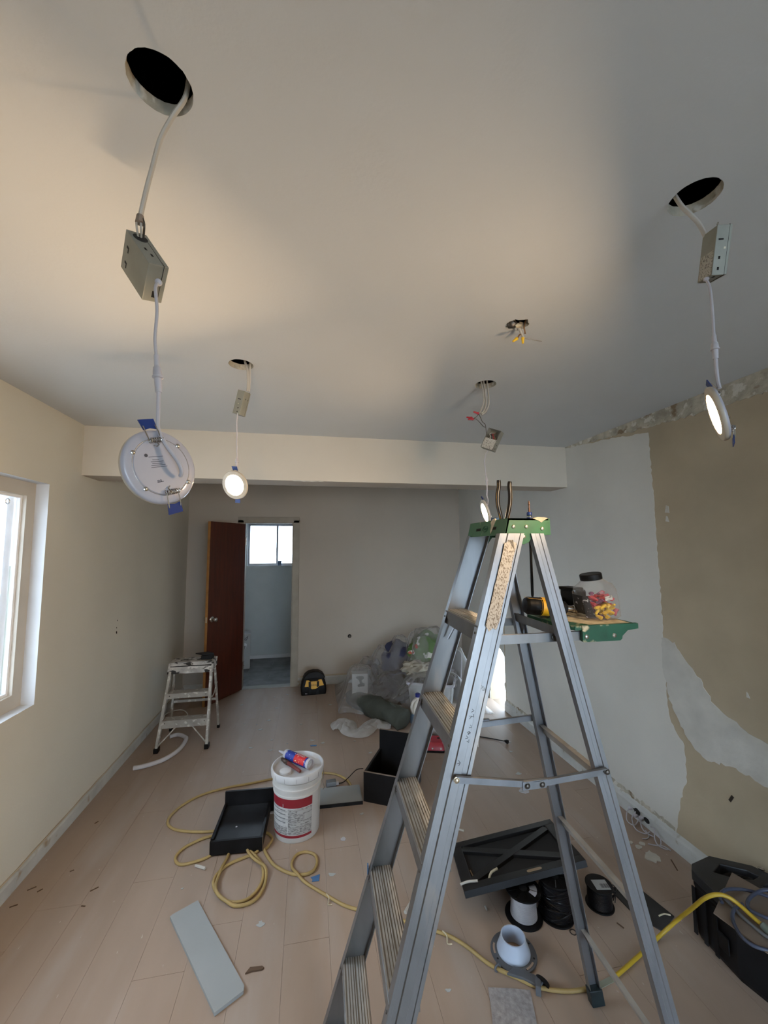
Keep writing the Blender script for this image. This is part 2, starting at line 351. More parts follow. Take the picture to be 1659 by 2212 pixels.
# paint and plaster layers on the right wall
def rough(P, amp, step=.02):
    out = []
    for i, p in enumerate(P):
        q = P[(i+1) % len(P)]; n = max(1, int(math.dist(p, q)/step))
        for j in range(n):
            t = j/n; out.append((p[0]+(q[0]-p[0])*t+random.uniform(-amp,amp), p[1]+(q[1]-p[1])*t+random.uniform(-amp,amp)))
    return out
def wallpatch(name, P, m, off, amp=.004):
    P = rough(P, amp); g = G().plate(P, [], lambda a,b: V(XR+.002,a,b), (-off-.002,0,0)); return struct(name, g, m, parent=wr, smooth=False)
wallpatch('primer_coat', [(YB,.07),(4.385,.07),(4.385,.925),(4.0,.925),(4.0,.09),(2.045,.09),(2.0,.30),(1.975,.38),(1.96,.40),(1.955,.60),(2.03,.70),(2.05,.80),(2.045,1.15),(2.045,1.76),(2.055,2.40),(2.4,2.45),(2.85,2.50),(YB,2.50)], M['primer'], .0012, .005)
wallpatch('joint_compound', [(2.055,1.17),(1.97,1.15),(1.93,1.09),(1.86,1.03),(1.78,.90),(1.65,.835),(1.54,.80),(1.35,.72),(1.2,.70),(1.2,.52),(1.4,.53),(1.54,.615),(1.69,.625),(1.85,.59),(1.93,.65),(1.99,.74),(2.03,.82),(2.06,1.0)], M['spackle'], .0022, .008)
wallpatch('torn_plaster_strip', [(2.86,2.5),(2.6,2.475),(2.3,2.455),(2.06,2.43),(1.95,2.425),(1.7,2.405),(1.45,2.40),(1.1,2.385),(.6,2.37),(.6,2.515),(2.86,2.515)], M['ragged'], .004, .009)
wallpatch('scraped_primer_edge', [(4.0,.10),(3.2,.10),(2.6,.105),(2.05,.10),(2.05,.125),(2.6,.135),(3.2,.13),(4.0,.125)], M['ragged'], .0018, .007)
for (y, z, s) in ((1.96,1.915,.022), (1.60,.995,.013), (1.965,1.86,.018)):
    wallpatch('compound_dab', [(y-s*.6,z-s),(y+s*.7,z-s*.8),(y+s*.4,z+s),(y-s*.3,z+s*.7)], M['spackle'], .002, .003)
struct('wall_gouge', G().box((XR-.001,1.718,.467),(.004,.012,.035), R=Matrix.Rotation(.5,3,'X')), M['bolt'], parent=wr, smooth=False)
# bulging drywall paper at the near jamb of the gap
P = [(4.022,0),(4.024,.05),(4.036,.10),(4.058,.15),(4.088,.20),(4.104,.232),(4.098,.25),(4.068,.275),(4.045,.31),(4.034,.36),(4.032,.42),(4.040,.47),(4.060,.51),(4.095,.545),(4.15,.58),(4.20,.60),(4.20,.93),(3.99,.93),(3.99,0)]
struct('jamb_paper', G().prism(P, lambda a,b: V(XR+.03,a,b), lambda a,b: V(XR+.033,a,b)), M['primer'], parent=wr, smooth=False)
struct('jamb_lining', G().box((XR+.06,4.373,.45),(.128,.006,.94)), M['trimbrown'], parent=wr, smooth=False)
for (y, z, s) in ((3.468,1.154,.004),(3.463,1.064,.008),(3.46,1.10,.004)):
    struct('nail_hole', G().box((XL+.0005,y,z),(.003,s*1.4,s*2.4), R=Matrix.Rotation(.4,3,'X')), M['slot'], parent=wl, smooth=False)
struct('cable_hole', G().lathe([(.022,0),(.024,.002),(.0,.0021)], axes((.53,YB-.0005,.577),(0,-1,0)), 20), M['slot'], parent=wb_)
struct('cable_stub', G().tube(sp([(.53,YB,.585),(.536,YB-.012,.58),(.533,YB-.02,.568),(.525,YB-.015,.565),(.524,YB-.008,.574)],5), .004, 6), M['galv'], parent=wb_)
# baseboards
def base(name, prof, path0, path1, m):
    return struct(name, G().prism(prof, lambda a,b: Vector(path0)+V(*a_(a,b)), lambda a,b: Vector(path1)+V(*a_(a,b))), m, smooth=False)
a_ = lambda a, b: (a, 0, b)
bl = base('baseboard_left', [(0,0),(.016,0),(.016,.062),(.011,.072),(.0,.076)], (XL-.001,YF,0), (XL-.001,YB,0), M['trimw'])
struct('top_lip', G().tube([(XL+.004,y,.079+random.uniform(-.003,.003)) for y in [YF+.1*i for i in range(int((YB-YF)/.1))]], .0045, 5), M['wallold'], parent=bl)
a_ = lambda a, b: (-a, 0, b)
PR = [(0,0),(.016,0),(.016,.070),(.011,.082),(.008,.092),(.004,.1),(0,.1)]
base('baseboard_right', PR, (XR+.001,YF,0), (XR+.001,4.02,0), M['trimr'])
base('baseboard_right', PR, (XR+.001,4.37,0), (XR+.001,YB,0), M['trimbrown'])
a_ = lambda a, b: (0, -a, b)
base('baseboard_back', [(0,0),(.016,0),(.016,.085),(.006,.1),(0,.1)], (-.115,YB+.001,0), (XR-.016,YB+.001,0), M['trimw'])
base('baseboard_back', [(0,0),(.016,0),(.016,.085),(.006,.1),(0,.1)], (XL+.016,YB+.001,0), (-.865,YB+.001,0), M['trimw'])
struct('trim_2', G().box((.965,YB-.002,.112),(2.1,.006,.02)), M['wallold'], smooth=False)
# back doorway casing
d1 = struct('trim_3', G().box((-.153,YB-.008,1.03),(.078,.02,2.06)), M['trimbrown'], smooth=False, bevel=.004)
struct('trim_4', G().box((-.83,YB-.008,1.03),(.078,.02,2.06)), M['trimbrown'], smooth=False, bevel=.004)
struct('trim_5', G().box((-.49,YB-.008,2.06),(.755,.02,.075)), M['trimbrown'], smooth=False, bevel=.004)
for n_, x in (('trim_6',-.197), ('trim_7',-.783)): struct(n_, G().box((x,YB+.06,1.01),(.014,.13,2.03)), M['trimbrown'], smooth=False)
struct('trim_8', G().box((-.49,YB+.06,2.025),(.6,.13,.012)), M['trimbrown'], smooth=False)
struct('trim_9', G().box((-.49,YB+.05,.004),(.57,.1,.012)), M['grout'], smooth=False, bevel=.003)
# bathroom shell
YT = 6.62
bf = struct('floor_bathroom', G().box((-.7,(YB+.12+YT)/2,-.06),(2.0,YT-YB-.08,.1)), M['grout'], smooth=False)
for i in range(4):
    for j in range(5):
        x0, x1 = -1.42+.61*i-(.3 if j % 2 else 0), -1.42+.61*(i+1)-(.3 if j % 2 else 0); y0 = YB+.11+.3*j; y1 = min(y0+.295, YT)
        x0, x1 = max(x0,-1.44), min(x1,.3)
        if x1-x0 < .05: continue
        struct('slate_tile', G().box(((x0+x1)/2, (y0+y1)/2, -.004),(x1-x0-.005,y1-y0,.01)), M['slate'], parent=bf, smooth=False)
wbb = struct('wall_bathroom_back', G().plate([(-1.5,-.05),(.4,-.05),(.4,2.52),(-1.5,2.52)], [[(-.95,1.43),(-.1,1.43),(-.1,2.10),(-.95,2.10)]], lambda a,b: V(a,YT,b), (0,.12,0)), M['bathwall'], smooth=False)
struct('wall_bathroom_left', G().box((-1.5,(YB+YT)/2+.06,1.24),(.1,YT-YB+.1,2.56)), M['bathwall'], smooth=False)
struct('wall_bathroom_right', G().box((.35,(YB+YT)/2+.1,1.24),(.1,YT-YB-.1,2.56)), M['bathwall'], smooth=False)
struct('ceiling_bathroom', G().box((-.55,(YB+YT)/2+.15,2.55),(2.0,YT-YB+.1,.08)), M['bathwall'], smooth=False)
struct('baseboard_bathroom', G().box((-.55,YT-.008,.027),(1.8,.016,.054)), M['reveal'], smooth=False, bevel=.003)
# windows
w2 = struct('window_2', G().plate([(-.95,1.43),(-.1,1.43),(-.1,2.10),(-.95,2.10)], [[(-.918,1.465),(-.512,1.465),(-.512,2.065),(-.918,2.065)],[(-.478,1.465),(-.132,1.465),(-.132,2.065),(-.478,2.065)]], lambda a,b: V(a,YT+.05,b), (0,.035,0)), M['alu2'], smooth=False)
struct('sash_stile', G().box((-.495,YT+.045,1.765),(.03,.02,.62)), M['alu2'], parent=w2, smooth=False)
struct('pane', G().box((-.715,YT+.07,1.765),(.406,.004,.6)), M['glass'], parent=w2, smooth=False)
struct('pane', G().box((-.305,YT+.062,1.765),(.346,.004,.6)), M['glass'], parent=w2, smooth=False)
w1 = struct('window_1', G().plate([(1.15,.87),(2.545,.87),(2.545,2.07),(1.15,2.07)], [[(1.22,.945),(2.475,.945),(2.475,1.995),(1.22,1.995)]], lambda a,b: V(XL-.065,a,b), (-.05,0,0)), M['winframe'], smooth=False)
struct('glazing_bead', G().plate([(1.22,.945),(2.475,.945),(2.475,1.995),(1.22,1.995)], [[(1.235,.96),(2.46,.96),(2.46,1.98),(1.235,1.98)]], lambda a,b: V(XL-.085,a,b), (-.02,0,0)), M['fence'], parent=w1, smooth=False)
struct('pane', G().box((XL-.1,1.8475,1.47),(.004,1.24,1.03)), M['glass'], parent=w1, smooth=False)
struct('sash_stile', G().box((XL-.13,2.44,1.47),(.03,.05,1.04)), M['fence'], parent=w1, smooth=False)
struct('latch_ring', G().lathe([(.014,-.003),(.018,0),(.014,.003),(.010,0),(.014,-.003)], axes((XL-.105,2.40,1.955),(1,0,0)), 20, cap=False), M['steel'], parent=w1)
w3 = struct('window_3', G().plate([(.15,.04),(1.95,.04),(1.95,2.1),(.15,2.1)], [[(.22,.12),(1.02,.12),(1.02,2.03),(.22,2.03)],[(1.08,.12),(1.88,.12),(1.88,2.03),(1.08,2.03)]], lambda a,b: V(a,YF-.03,b), (0,-.05,0)), M['winframe'], smooth=False)
for x in (.62, 1.48): struct('pane', G().box((x,YF-.055,1.075),(.8,.004,1.91)), M['glass'], parent=w3, smooth=False)
# yard outside the left window: block wall with a white picket fence on top
yard = struct('wall_yard', G().box((-2.68,3.2,.75),(.14,2.2,1.62)), M['block'], smooth=False)
struct('wall_neighbour', G().box((-5.2,6.0,1.3),(.2,9,2.75)), pm('dark_slate_siding', (.035,.040,.055), .9, var=.3), smooth=False)
pf = thing('picket_fence', 'white picket fence on the pale block wall outside the left window', 'fence', (-2.62,3.4,1.56))
for z in (1.585, 2.16): obj('rail', G().box((-2.62,3.35,z),(.04,1.7,.05)), M['fence'], pf, smooth=False)
for i in range(19): obj('picket', G().prism([(-.02,0),(.02,0),(.02,.68),(0,.71),(-.02,.68)], lambda a,b: V(-2.59,2.55+.085*i+a,1.56+b), lambda a,b: V(-2.575,2.55+.085*i+a,1.56+b)), M['fence'], pf, smooth=False)
obj('fence_post', G().box((-2.62,4.25,1.2),(.10,.10,2.2)), M['fence'], pf, smooth=False)
# ------------------------------------------------------------ hanging downlights
def downlight(label, sup, dims, I, e1, e2, e3, marks, lead, conn, dc, dn, roll, extra=None, lit=True):
    hx, hy, hz = sup[0][0]
    t = thing('hanging_downlight', label, 'downlight', (hx, hy, ZC))
    for path in sup: obj('supply_cable', G().tube(sp(path, 6), .0052, 8, flat=.75), M['cable'], t)
    I, e1, e2, e3 = map(Vector, (I, e1, e2, e3)); A, B, D = e1*dims[0], e2*dims[1], e3*dims[2]
    if extra == 'open':
        g = G(); th = .0012
        bn = e3
        g.obox(I+D, A, B, -e3*th); g.obox(I, A, e2*th, D); g.obox(I+B, A, -e2*th, D); g.obox(I, e1*th, B, D); g.obox(I+A, -e1*th, B, D)
        bx = obj('driver_box', g, M['galv'], t, smooth=False)
        g = G().obox(I+B*.05+e1*.002, A*.5, B*.9, D*.9); obj('driver_board', g, M['lblmm'], bx, smooth=False)
        for q in range(4): obj('inner_wire', G().tube(sp([I+A*.5+B*(.2+.15*q)+D*.3, I+A*.65+B*(.3+.12*q)+D*.1, I+A*.75+B*(.55+.1*q)+D*.4, I+A*.85+B*.5+D*.7],5), .0018, 6), M[('copper','red','black','cable')[q]], bx)
    else:
        g = G().obox(I, A, B, D); bx = obj('driver_box', g, M['galv'], t, smooth=False, bevel=.0012)
        obj('cover', G().obox(I+A*-.01-B*.008+D*.80 if extra != 'seam' else I-A*.01-B*.008+D*.74, A*1.02, B*1.016, D*.012), M['slot'], bx, smooth=False)
    for (f, a, b, sa, sb, m, hh) in marks:          # f: face by the edge it lies across
        p, q, nrm = {'3':(A,B,-e3), '2':(A,D,-e2), '1':(B,D,-e1), '3b':(A,B,e3)}[f]
        o_ = I + (D if f == '3b' else Vector((0,0,0)))
        obj('label' if m == 'lblmm' else ('screw' if m == 'rivet' else 'knockout'), G().obox(o_+p*a+q*b-nrm*.0005, p.normalized()*sa, q.normalized()*sb, nrm*(.0005+hh)), M[m], bx, smooth=False)
    obj('lead_cable', G().tube(sp(lead, 6), .0028, 8), M['lead'], t)
    c0, c1 = map(Vector, conn); cd = (c1-c0)
    Mx = axes(c0, cd); Lc = cd.length
    obj('connector', G().lathe([(.0042,0),(.0045,.02*Lc/.065),(.0062,.022*Lc/.065),(.0072,.030*Lc/.065),(.0072,.036*Lc/.065),(.0085,.037*Lc/.065),(.0085,.040*Lc/.065),(.006,.041*Lc/.065),(.0052,Lc)], Mx, 14), M['lead'], t)
    dn = Vector(dn).normalized(); u = (V(0,0,1)-dn*dn.z).normalized(); u = Matrix.Rotation(roll,3,dn) @ u
    X = axes(dc, dn, u)
    disc = obj('lamp_disc', G().lathe([(0,-.0115),(.045,-.0115),(.0465,-.010),(.056,-.0095),(.0595,-.008),(.0615,-.0045),(.0615,.0005),(.060,.0025),(.0455,.0035),(.0435,.002),(0,.0019)], X, 64, mis=[0,0,0,0,0,1,1,1,1,1]), [M['lampwhite'], M['lamprim']], t)
    obj('lens', G().lathe([(.0435,.0021),(.0433,.0028),(.03,.0036),(0,.0038)], X, 48, cap=False), M['lens'], disc)
    for a in (.9, 2.3, 4.05, 5.35): obj('screw', G().lathe([(.0036,-.0095),(.0036,-.0118),(.002,-.0128),(0,-.0129)], X @ Matrix.Translation((.0485*math.cos(a),.0485*math.sin(a),0)), 10, cap=False), M['steel'], disc)
    for s in (1, -1):
        g = G(); pts = []
        for i in range(66):
            a = 2*PI*i/11; pts.append(X @ V(s*.043+.004*math.cos(a), -.011+.022*i/65, -.0165+.004*math.sin(a)))
        g.tube(pts, .0009, 5)
        for yy in (-.011, .009): g.tube([X @ V(s*.043,yy,-.017), X @ V(s*.058,yy*1.05,-.015), X @ V(s*.068,yy,-.012)], .0009, 5)
        g.tube([X @ V(s*.043,0,-.012), X @ V(s*.036,.004*s,-.0145), X @ V(s*.033,0,-.0135), X @ V(s*.036,-.004,-.0125)], .0009, 5)
        obj('spring', g, M['steel'], disc)
        obj('clip', G().prism([(.061,-.012),(.079,-.0135),(.079,.0125),(.061,.011),(.0635,0)], lambda a,b: X @ V(s*a,b,-.0125+(a-.061)*.25), lambda a,b: X @ V(s*a,b,-.0108+(a-.061)*.25)), M['blue'], disc, smooth=False)
    return t, disc, X
# near left lamp, seen from its back
t1, disc1, X1 = downlight('white round lamp at upper left showing its back, under a large grey box',
  [[(-.222,.70,2.56),(-.228,.705,2.515),(-.250,.712,2.480),(-.270,.716,2.435),(-.281,.718,2.383),(-.2895,.716,2.327),(-.2955,.714,2.277)]],
  (.0977,.0691,.0339), (-.2725,.6995,2.1857), (-.518,.295,.803), (-.409,.739,-.535), (.751,.606,.263),
  [('3',.80,.30,.006,.004,'slot',.0004),('3',.775,.31,.003,.010,'slot',.0004),('3',.80,.70,.006,.004,'slot',.0004),('3',.775,.71,.003,.010,'slot',.0004),
   ('2',.42,.30,.007,.0035,'slot',.0004),('2',.25,.42,.007,.0035,'slot',.0004),('1',.70,.42,.012,.006,'slot',.0004)],
  [(-.2625,.716,2.162),(-.2625,.706,2.145),(-.258,.705,2.105),(-.259,.705,2.056),(-.2555,.705,2.024)], ((-.2555,.705,2.026),(-.250,.706,1.962)),
  (-.2449,.7074,1.834), (-.741,.668,-.071), -.33, extra='seam')
obj('lead_tail', G().tube(sp([(-.250,.706,1.966),(-.2485,.704,1.93),(-.2455,.699,1.897),(-.232,.694,1.872),(-.214,.699,1.845),(-.209,.705,1.830),(-.2125,.7125,1.822)], 7), .0034, 8), M['lead'], t1)
A1, B1, D1 = V(-.518,.295,.803)*.0977, V(-.409,.739,-.535)*.0691, V(.751,.606,.263)*.0339; I1 = V(-.2725,.6995,2.1857)
obj('cable_opening', G().lathe([(.0115,0),(.0118,.0006),(0,.0007)], axes(I1+A1*.80+D1*.48-V(-.409,.739,-.535)*.0002, -B1), 24), M['slot'], t1)
for q, (dx, m) in enumerate(((-.006,'cable'),(.002,'cable'),(.008,'bolt'))):
    obj('inner_wire', G().tube(sp([(-.2955+dx*.3,.714,2.281),(-.2955+dx*.9,.714,2.266), I1+A1*.80+D1*.48+V(dx*.6,0,.002)],4), .0018, 6), M[m], t1)
obj('cable_sheath_end', G().lathe([(.0056,0),(.0066,.008),(.0075,.014)], axes((-.2955,.714,2.281),(-.0,.02,-1)), 9), M['card'], t1)
obj('grommet', G().lathe([(.006,0),(.0055,.004),(.0035,.0055)], axes((-.2625,.7185,2.164),(.1,-.9,-.2)), 14), M['lead'], t1)
g = G()
for i, (ww, dx) in enumerate(((.024,0),(.011,-.006),(.021,-.001),(.017,-.003),(.024,.0),(.027,.002))):
    g.obox(X1 @ V(.018-.0030*i-(.002 if i else 0), -.006-ww/2+dx*.3, -.01165), X1.to_3x3() @ V(.0008,.0001,0), X1.to_3x3() @ V(-.0015,ww,0), X1.to_3x3() @ V(0,0,-.0001))
g.lathe([(.0028,-.0116),(.0028,-.0118),(0,-.0118)], X1 @ Matrix.Translation((.0215,-.021,0)), 12)
g.obox(X1 @ V(-.024,-.017,-.01165), X1.to_3x3() @ V(.001,0,0), X1.to_3x3() @ V(0,.011,0), X1.to_3x3() @ V(0,0,-.0001))
for yy in (-.0145,-.0105): g.lathe([(.0018,-.0116),(.0018,-.01175),(.0009,-.01175),(.0009,-.0116)], X1 @ Matrix.Translation((-.0215,yy,0)), 10, cap=False)
obj('printed_rating', g, M['ink'], disc1, smooth=False)
obj('back_rim_line', G().lathe([(.0462,-.0102),(.0469,-.01035),(.0476,-.0100)], X1, 60, cap=False), M['grey'], disc1)
# far left lamp
downlight('lit round lamp hanging at left in front of the beam, facing the camera',
  [[(-.292,1.80,2.57),(-.285,1.778,2.525),(-.271,1.762,2.477),(-.2675,1.762,2.40),(-.271,1.764,2.384)], [(-.256,1.80,2.57),(-.262,1.775,2.52),(-.262,1.764,2.477),(-.2625,1.764,2.40),(-.2645,1.764,2.383)]],
  (.1038,.0349,.047), (-.2994,1.76,2.2757), (.235,-.215,.948), (-.894,.335,.298), (.381,.917,.114),
  [('3',.62,.30,.003,.014,'slot',.0004),('3',.42,.45,.004,.004,'rivet',.0006),('3',.24,.35,.006,.004,'slot',.0004),('3',.08,.35,.006,.004,'slot',.0004),('2',.66,.35,.006,.003,'slot',.0004),('2',.66,.75,.006,.003,'slot',.0004)],
  [(-.307,1.764,2.283),(-.3095,1.762,2.25),(-.308,1.762,2.20),(-.305,1.76,2.12),(-.303,1.76,2.085)], ((-.3035,1.76,2.10),(-.3045,1.76,2.045)),
  (-.310,1.76,1.969), (-.449,-.829,-.333), -.12)
obj_t = [o for o in C.objects if o.name == 'hanging_downlight.001'][0]
obj('lead_tail', G().tube(sp([(-.3045,1.76,2.05),(-.302,1.762,2.035),(-.303,1.772,2.02),(-.306,1.774,1.995)],6), .0032, 8), M['lead'], obj_t)
# far right lamp with open box
t3, _, _ = downlight('lit round lamp above the ladder top, its driver box open with red wire nuts',
  [[(.846,1.80,2.57),(.848,1.79,2.515),(.846,1.775,2.46),(.843,1.762,2.40),(.83,1.76,2.36),(.815,1.76,2.347)], [(.872,1.81,2.57),(.866,1.79,2.52),(.862,1.772,2.46),(.858,1.762,2.40),(.842,1.76,2.36),(.82,1.76,2.341)], [(.838,1.80,2.53),(.836,1.77,2.455),(.83,1.762,2.40),(.812,1.76,2.357),(.806,1.76,2.349)]],
  (.101,.0676,.0369), (.8692,1.7595,2.1657), (.35,-.256,.901), (-.604,.673,.426), (.716,.694,-.081),
  [('2',.42,.12,.004,.003,'rivet',.0006),('2',.28,.42,.006,.004,'slot',.0004),('2',.10,.42,.006,.004,'slot',.0004)],
  [(.851,1.775,2.163),(.836,1.762,2.15),(.827,1.76,2.115),(.8265,1.76,2.10),(.831,1.76,2.045),(.835,1.76,2.02)], ((.8335,1.76,2.045),(.836,1.76,2.0)),
  (.822,1.76,1.865), (-.94,.20,-.27), .10, extra='open')
obj('lead_tail', G().tube(sp([(.836,1.76,2.004),(.835,1.76,1.97),(.834,1.762,1.945),(.840,1.764,1.925),(.836,1.762,1.90)],6), .0032, 8), M['lead'], t3)
def wirenut(name, p, d, L, m, parent=None):
    d = Vector(d).normalized(); g = G().lathe([(.0052,0),(.0062,.001),(.0060,.006),(.0048,.010),(.0036,L),(.0,L+.0005)], axes(p, d), 10)
    g.box(Vector(p)+d*.004, (.015,.0025,.005), R=axes(p, d).to_3x3() @ Matrix.Rotation(1.57,3,'Y')); return obj(name, g, m, parent)
for p, d in (((.803,1.76,2.346),(-1,0,.28)), ((.775,1.76,2.317),(-1,0,-.12)), ((.772,1.768,2.325),(-1,.2,.15))): wirenut('wire_nut', p, d, .027, M['red'], t3)
for P_ in ([(.803,1.76,2.346),(.812,1.76,2.327),(.822,1.76,2.305),(.836,1.76,2.292),(.842,1.765,2.262),(.848,1.77,2.235)], [(.775,1.76,2.318),(.79,1.76,2.318),(.81,1.76,2.30),(.826,1.76,2.283),(.84,1.77,2.283)], [(.775,1.764,2.32),(.79,1.762,2.328),(.803,1.76,2.342)]):
    obj('joined_wire', G().tube(sp(P_,5), .0017, 6), M['bolt'], t3)
# near right lamp
t4, _, _ = downlight('lit round lamp at upper right, facing left beside the tan wall',
  [[(.826,.73,2.56),(.838,.712,2.49),(.856,.706,2.462),(.876,.704,2.440),(.895,.706,2.410),(.899,.71,2.395)]],
  (.1018,.0494,.0314), (.8829,.6912,2.3059), (-.062,-.263,.963), (.297,.916,.269), (.953,-.302,-.021),
  [('2',.70,.18,.003,.010,'slot',.0004),('2',.52,.58,.004,.004,'rivet',.0006),('2',.32,.30,.006,.004,'slot',.0004),('2',.10,.30,.006,.004,'slot',.0004),('3b',.03,.05,.05,.044,'lblmm',.0004),('3',.03,.06,.05,.042,'lblmm',.0004),('1',.15,.25,.007,.005,'slot',.0004)],
  [(.886,.706,2.306),(.8865,.700,2.285),(.8885,.70,2.25),(.888,.70,2.20),(.887,.70,2.165)], ((.887,.70,2.17),(.8865,.70,2.115)),
  (.874,.70,1.988), (-.69,.69,-.218), .14)
obj('lead_tail', G().tube(sp([(.8865,.70,2.12),(.8862,.70,2.09),(.886,.699,2.065),(.884,.695,2.045)],6), .0038, 8), M['lead'], t4)
obj('grommet', G().lathe([(.006,0),(.0055,.004),(.0035,.0055)], axes((.886,.706,2.309),(0,-.1,-1)), 14), M['lead'], t4)
obj('hang_ring', G().lathe([(.0022,-.0006),(.0034,0),(.0022,.0006),(.0014,0),(.0022,-.0006)], axes(V(.8829,.6912,2.3059)+V(-.062,-.263,.963)*.104,(1,-.3,0)), 12, cap=False), M['galv'], t4)
# junction in the ragged ceiling hole
jb = thing('wire_bundle', 'bundle of old wires with yellow wire nuts hanging from the ragged ceiling hole', 'wires', (.741,1.268,ZC))
obj('supply_cable', G().tube(sp([(.715,1.28,2.56),(.732,1.275,2.52),(.748,1.27,2.492),(.757,1.27,2.470),(.765,1.27,2.457)],6), .0052, 8), M['cable'], jb)
obj('twisted_wire', G().tube(sp([(.77,1.26,2.53),(.762,1.262,2.50),(.766,1.266,2.485),(.768,1.268,2.475)],5), .0025, 6), M['copper'], jb)
obj('twisted_wire', G().tube(sp([(.754,1.27,2.474),(.745,1.268,2.468),(.739,1.268,2.458),(.734,1.268,2.452)],5), .0028, 6), M['copper'], jb)
obj('bare_wire', G().tube([(.765,1.27,2.459),(.79,1.268,2.456),(.832,1.264,2.450)], .0012, 6), M['bolt'], jb)
wirenut('wire_nut', (.736,1.268,2.455), (-.75,0,-.6), .022, M['yellow'], jb); wirenut('wire_nut', (.7595,1.27,2.461), (-.02,0,-1), .022, M['yellow'], jb)
obj('torn_lath', G().ball((.718,1.268,2.505), .018, (1,.8,.7), 2, nz=.5, ns=4), M['bolt'], jb); obj('insulation_tuft', G().ball((.738,1.262,2.500), .011, (1.3,.7,.7), 2, nz=.5, ns=5), M['dust'], jb)
# ------------------------------------------------------------ tall step ladder
th = -1.60715; EW = V(math.cos(th), math.sin(th), 0); ED = V(-math.sin(th), math.cos(th), 0); O = V(.03487, 1.27419, 0)
def LP(w, d, z): return O + EW*w + ED*d + V(0,0,z)
m_, n_, wb0 = .311, .0673, .2449; ST = .295
def wf(z): return wb0 - n_*z + .012          # outer half width of the front rails
lad = thing('step_ladder', 'tall aluminium step ladder with green top cap standing in the foreground', 'ladder', LP(0,.5,0))
PROF = [(0,-.026),(0,0),(.010,0),(.0115,-.003),(.024,-.003),(.0265,.0012),(.049,.0012),(.0515,-.003),(.066,-.003),(.0675,0),(.078,0),(.078,-.026),(.0755,-.026),(.0755,-.0055),(.0025,-.0055),(.0025,-.026)]
ZT = 1.742
for s in (1, -1):
    fr = obj('front_rail', G().prism(PROF, lambda t,o: LP(s*(wf(.02)+o), m_*.02-.004+t, .02), lambda t,o: LP(s*(wf(ZT)+o), m_*ZT-.004+t, ZT)), M['alu'], lad, smooth=False)
    obj('foot', G().prism([(-.008,-.03),(-.008,.004),(.084,.004),(.084,-.03)], lambda t,o: LP(s*(wf(0)+o), t-.004, 0), lambda t,o: LP(s*(wf(.06)+o), m_*.06+t-.004, .06)), M['black'], lad, smooth=False)
    for k in range(1, 6):
        z = ST*k - .022
        for tt in (.006,):
            p = LP(s*(wf(z)-.013), m_*z-.0042, z); obj('rivet', G().lathe([(.0042,0),(.003,.0016),(0,.002)], axes(p, -ED), 10, cap=False), M['bolt'], fr)
lab(obj('tape_bit', G().obox(LP(-wf(.57)-.001, m_*.57-.0055, .555), ED*.004, EW*.012, V(0,0,.045)), M['tape'], lad, smooth=False), 'scrap of blue tape on the far rail')
# rating label on the near rail
def rail_pt(z, t, o=.0015): return LP(wf(z)+o, m_*z-.004+t, z)
zz = [1.475+.0125*i for i in range(20)]
L0 = [(.021+random.uniform(-.001,.001), z) for z in zz]; L1 = [(.060+random.uniform(-.002,.001), z) for z in reversed(zz)]
lb = obj('rating_label', G().prism(L0+[(.045,1.722),(.03,1.722)]+L1+[(.055,1.462),(.045,1.468),(.035,1.458)], lambda t,z: rail_pt(z,t,.0014), lambda t,z: rail_pt(z,t,.0022)), M['labelt'], lad, smooth=False)
# pencilled scribbles
g = G()
for (t, z, a) in ((.037,1.245,.5),(.040,1.235,-.4),(.036,1.228,.9),(.041,1.205,.2),(.038,1.195,-.8),(.042,1.188,.7),(.037,1.178,.3),(.043,1.172,-.5),(.030,1.118,.2),(.036,1.112,1.3),(.056,1.30,.1),(.050,1.305,.8)):
    g.tube([rail_pt(z,t,.0018), rail_pt(z+.008*math.sin(a),t+.008*math.cos(a),.0018), rail_pt(z+.008*math.sin(a+1),t+.006*math.cos(a+1),.0018)], .0007, 4)
obj('scribble', g, M['ink'], lad)
# treads
for k in range(1, 6):
    z = ST*k; W = wf(z)-.006; d0 = m_*z-.006; d1 = d0+.079
    g = G()
    def X_(w, d, zz): return LP(w, d, zz)
    g.prism([(d0,z-.048),(d0,z-.002),(d0+.003,z),(d1-.001,z),(d1,z-.002),(d1,z-.030),(d1-.002,z-.030),(d1-.002,z-.0045),(d0+.0025,z-.0045),(d0+.0025,z-.048)], lambda a,b: LP(-W,a,b), lambda a,b: LP(W,a,b))
    tr = obj('tread', g, M['alu'], lad, smooth=False)
    g = G()
    for q in range(9): 
        dd = d0+.004+.0083*q; g.obox(LP(-W+.001,dd,z-.0006), EW*(2*W-.002), ED*(.0052 if q % 4 else .0030), V(0,0,.0030))
    obj('grip_ridges', g, M['ridge'], tr, smooth=False)
    obj('dust_film', G().obox(LP(-W+.001,d0+.003,z-.0012), EW*(2*W-.002), ED*.074, V(0,0,.0018)), M['tread'], tr, smooth=False)
    for s in (1,-1): obj('rivet', G().lathe([(.0045,0),(.003,.0018),(0,.0022)], axes(LP(s*(W-.022),d0,z-.026), -ED), 10, cap=False), M['bolt'], tr)
z = ST*5; W = wf(z)
for s, w1, w2 in ((-1,.115,.135),(1,.082,.082)):
    obj('step_brace', G().tube([LP(s*w1, m_*z+.03, z-.03), LP(s*(w2), m_*(z-.10)+.028, z-.10 if s < 0 else z-.12)], .0035, 8), M['alu2'], lad)
for s in (1,-1):
    obj('diagonal_brace', G().obox(LP(s*(wf(.2)-.03), m_*.2+.05, .06), LP(s*(wf(.28)-.07), m_*.28+.045, .262)-LP(s*(wf(.2)-.03), m_*.2+.05, .06), ED*.002, EW*.022), M['alu2'], lad, smooth=False)
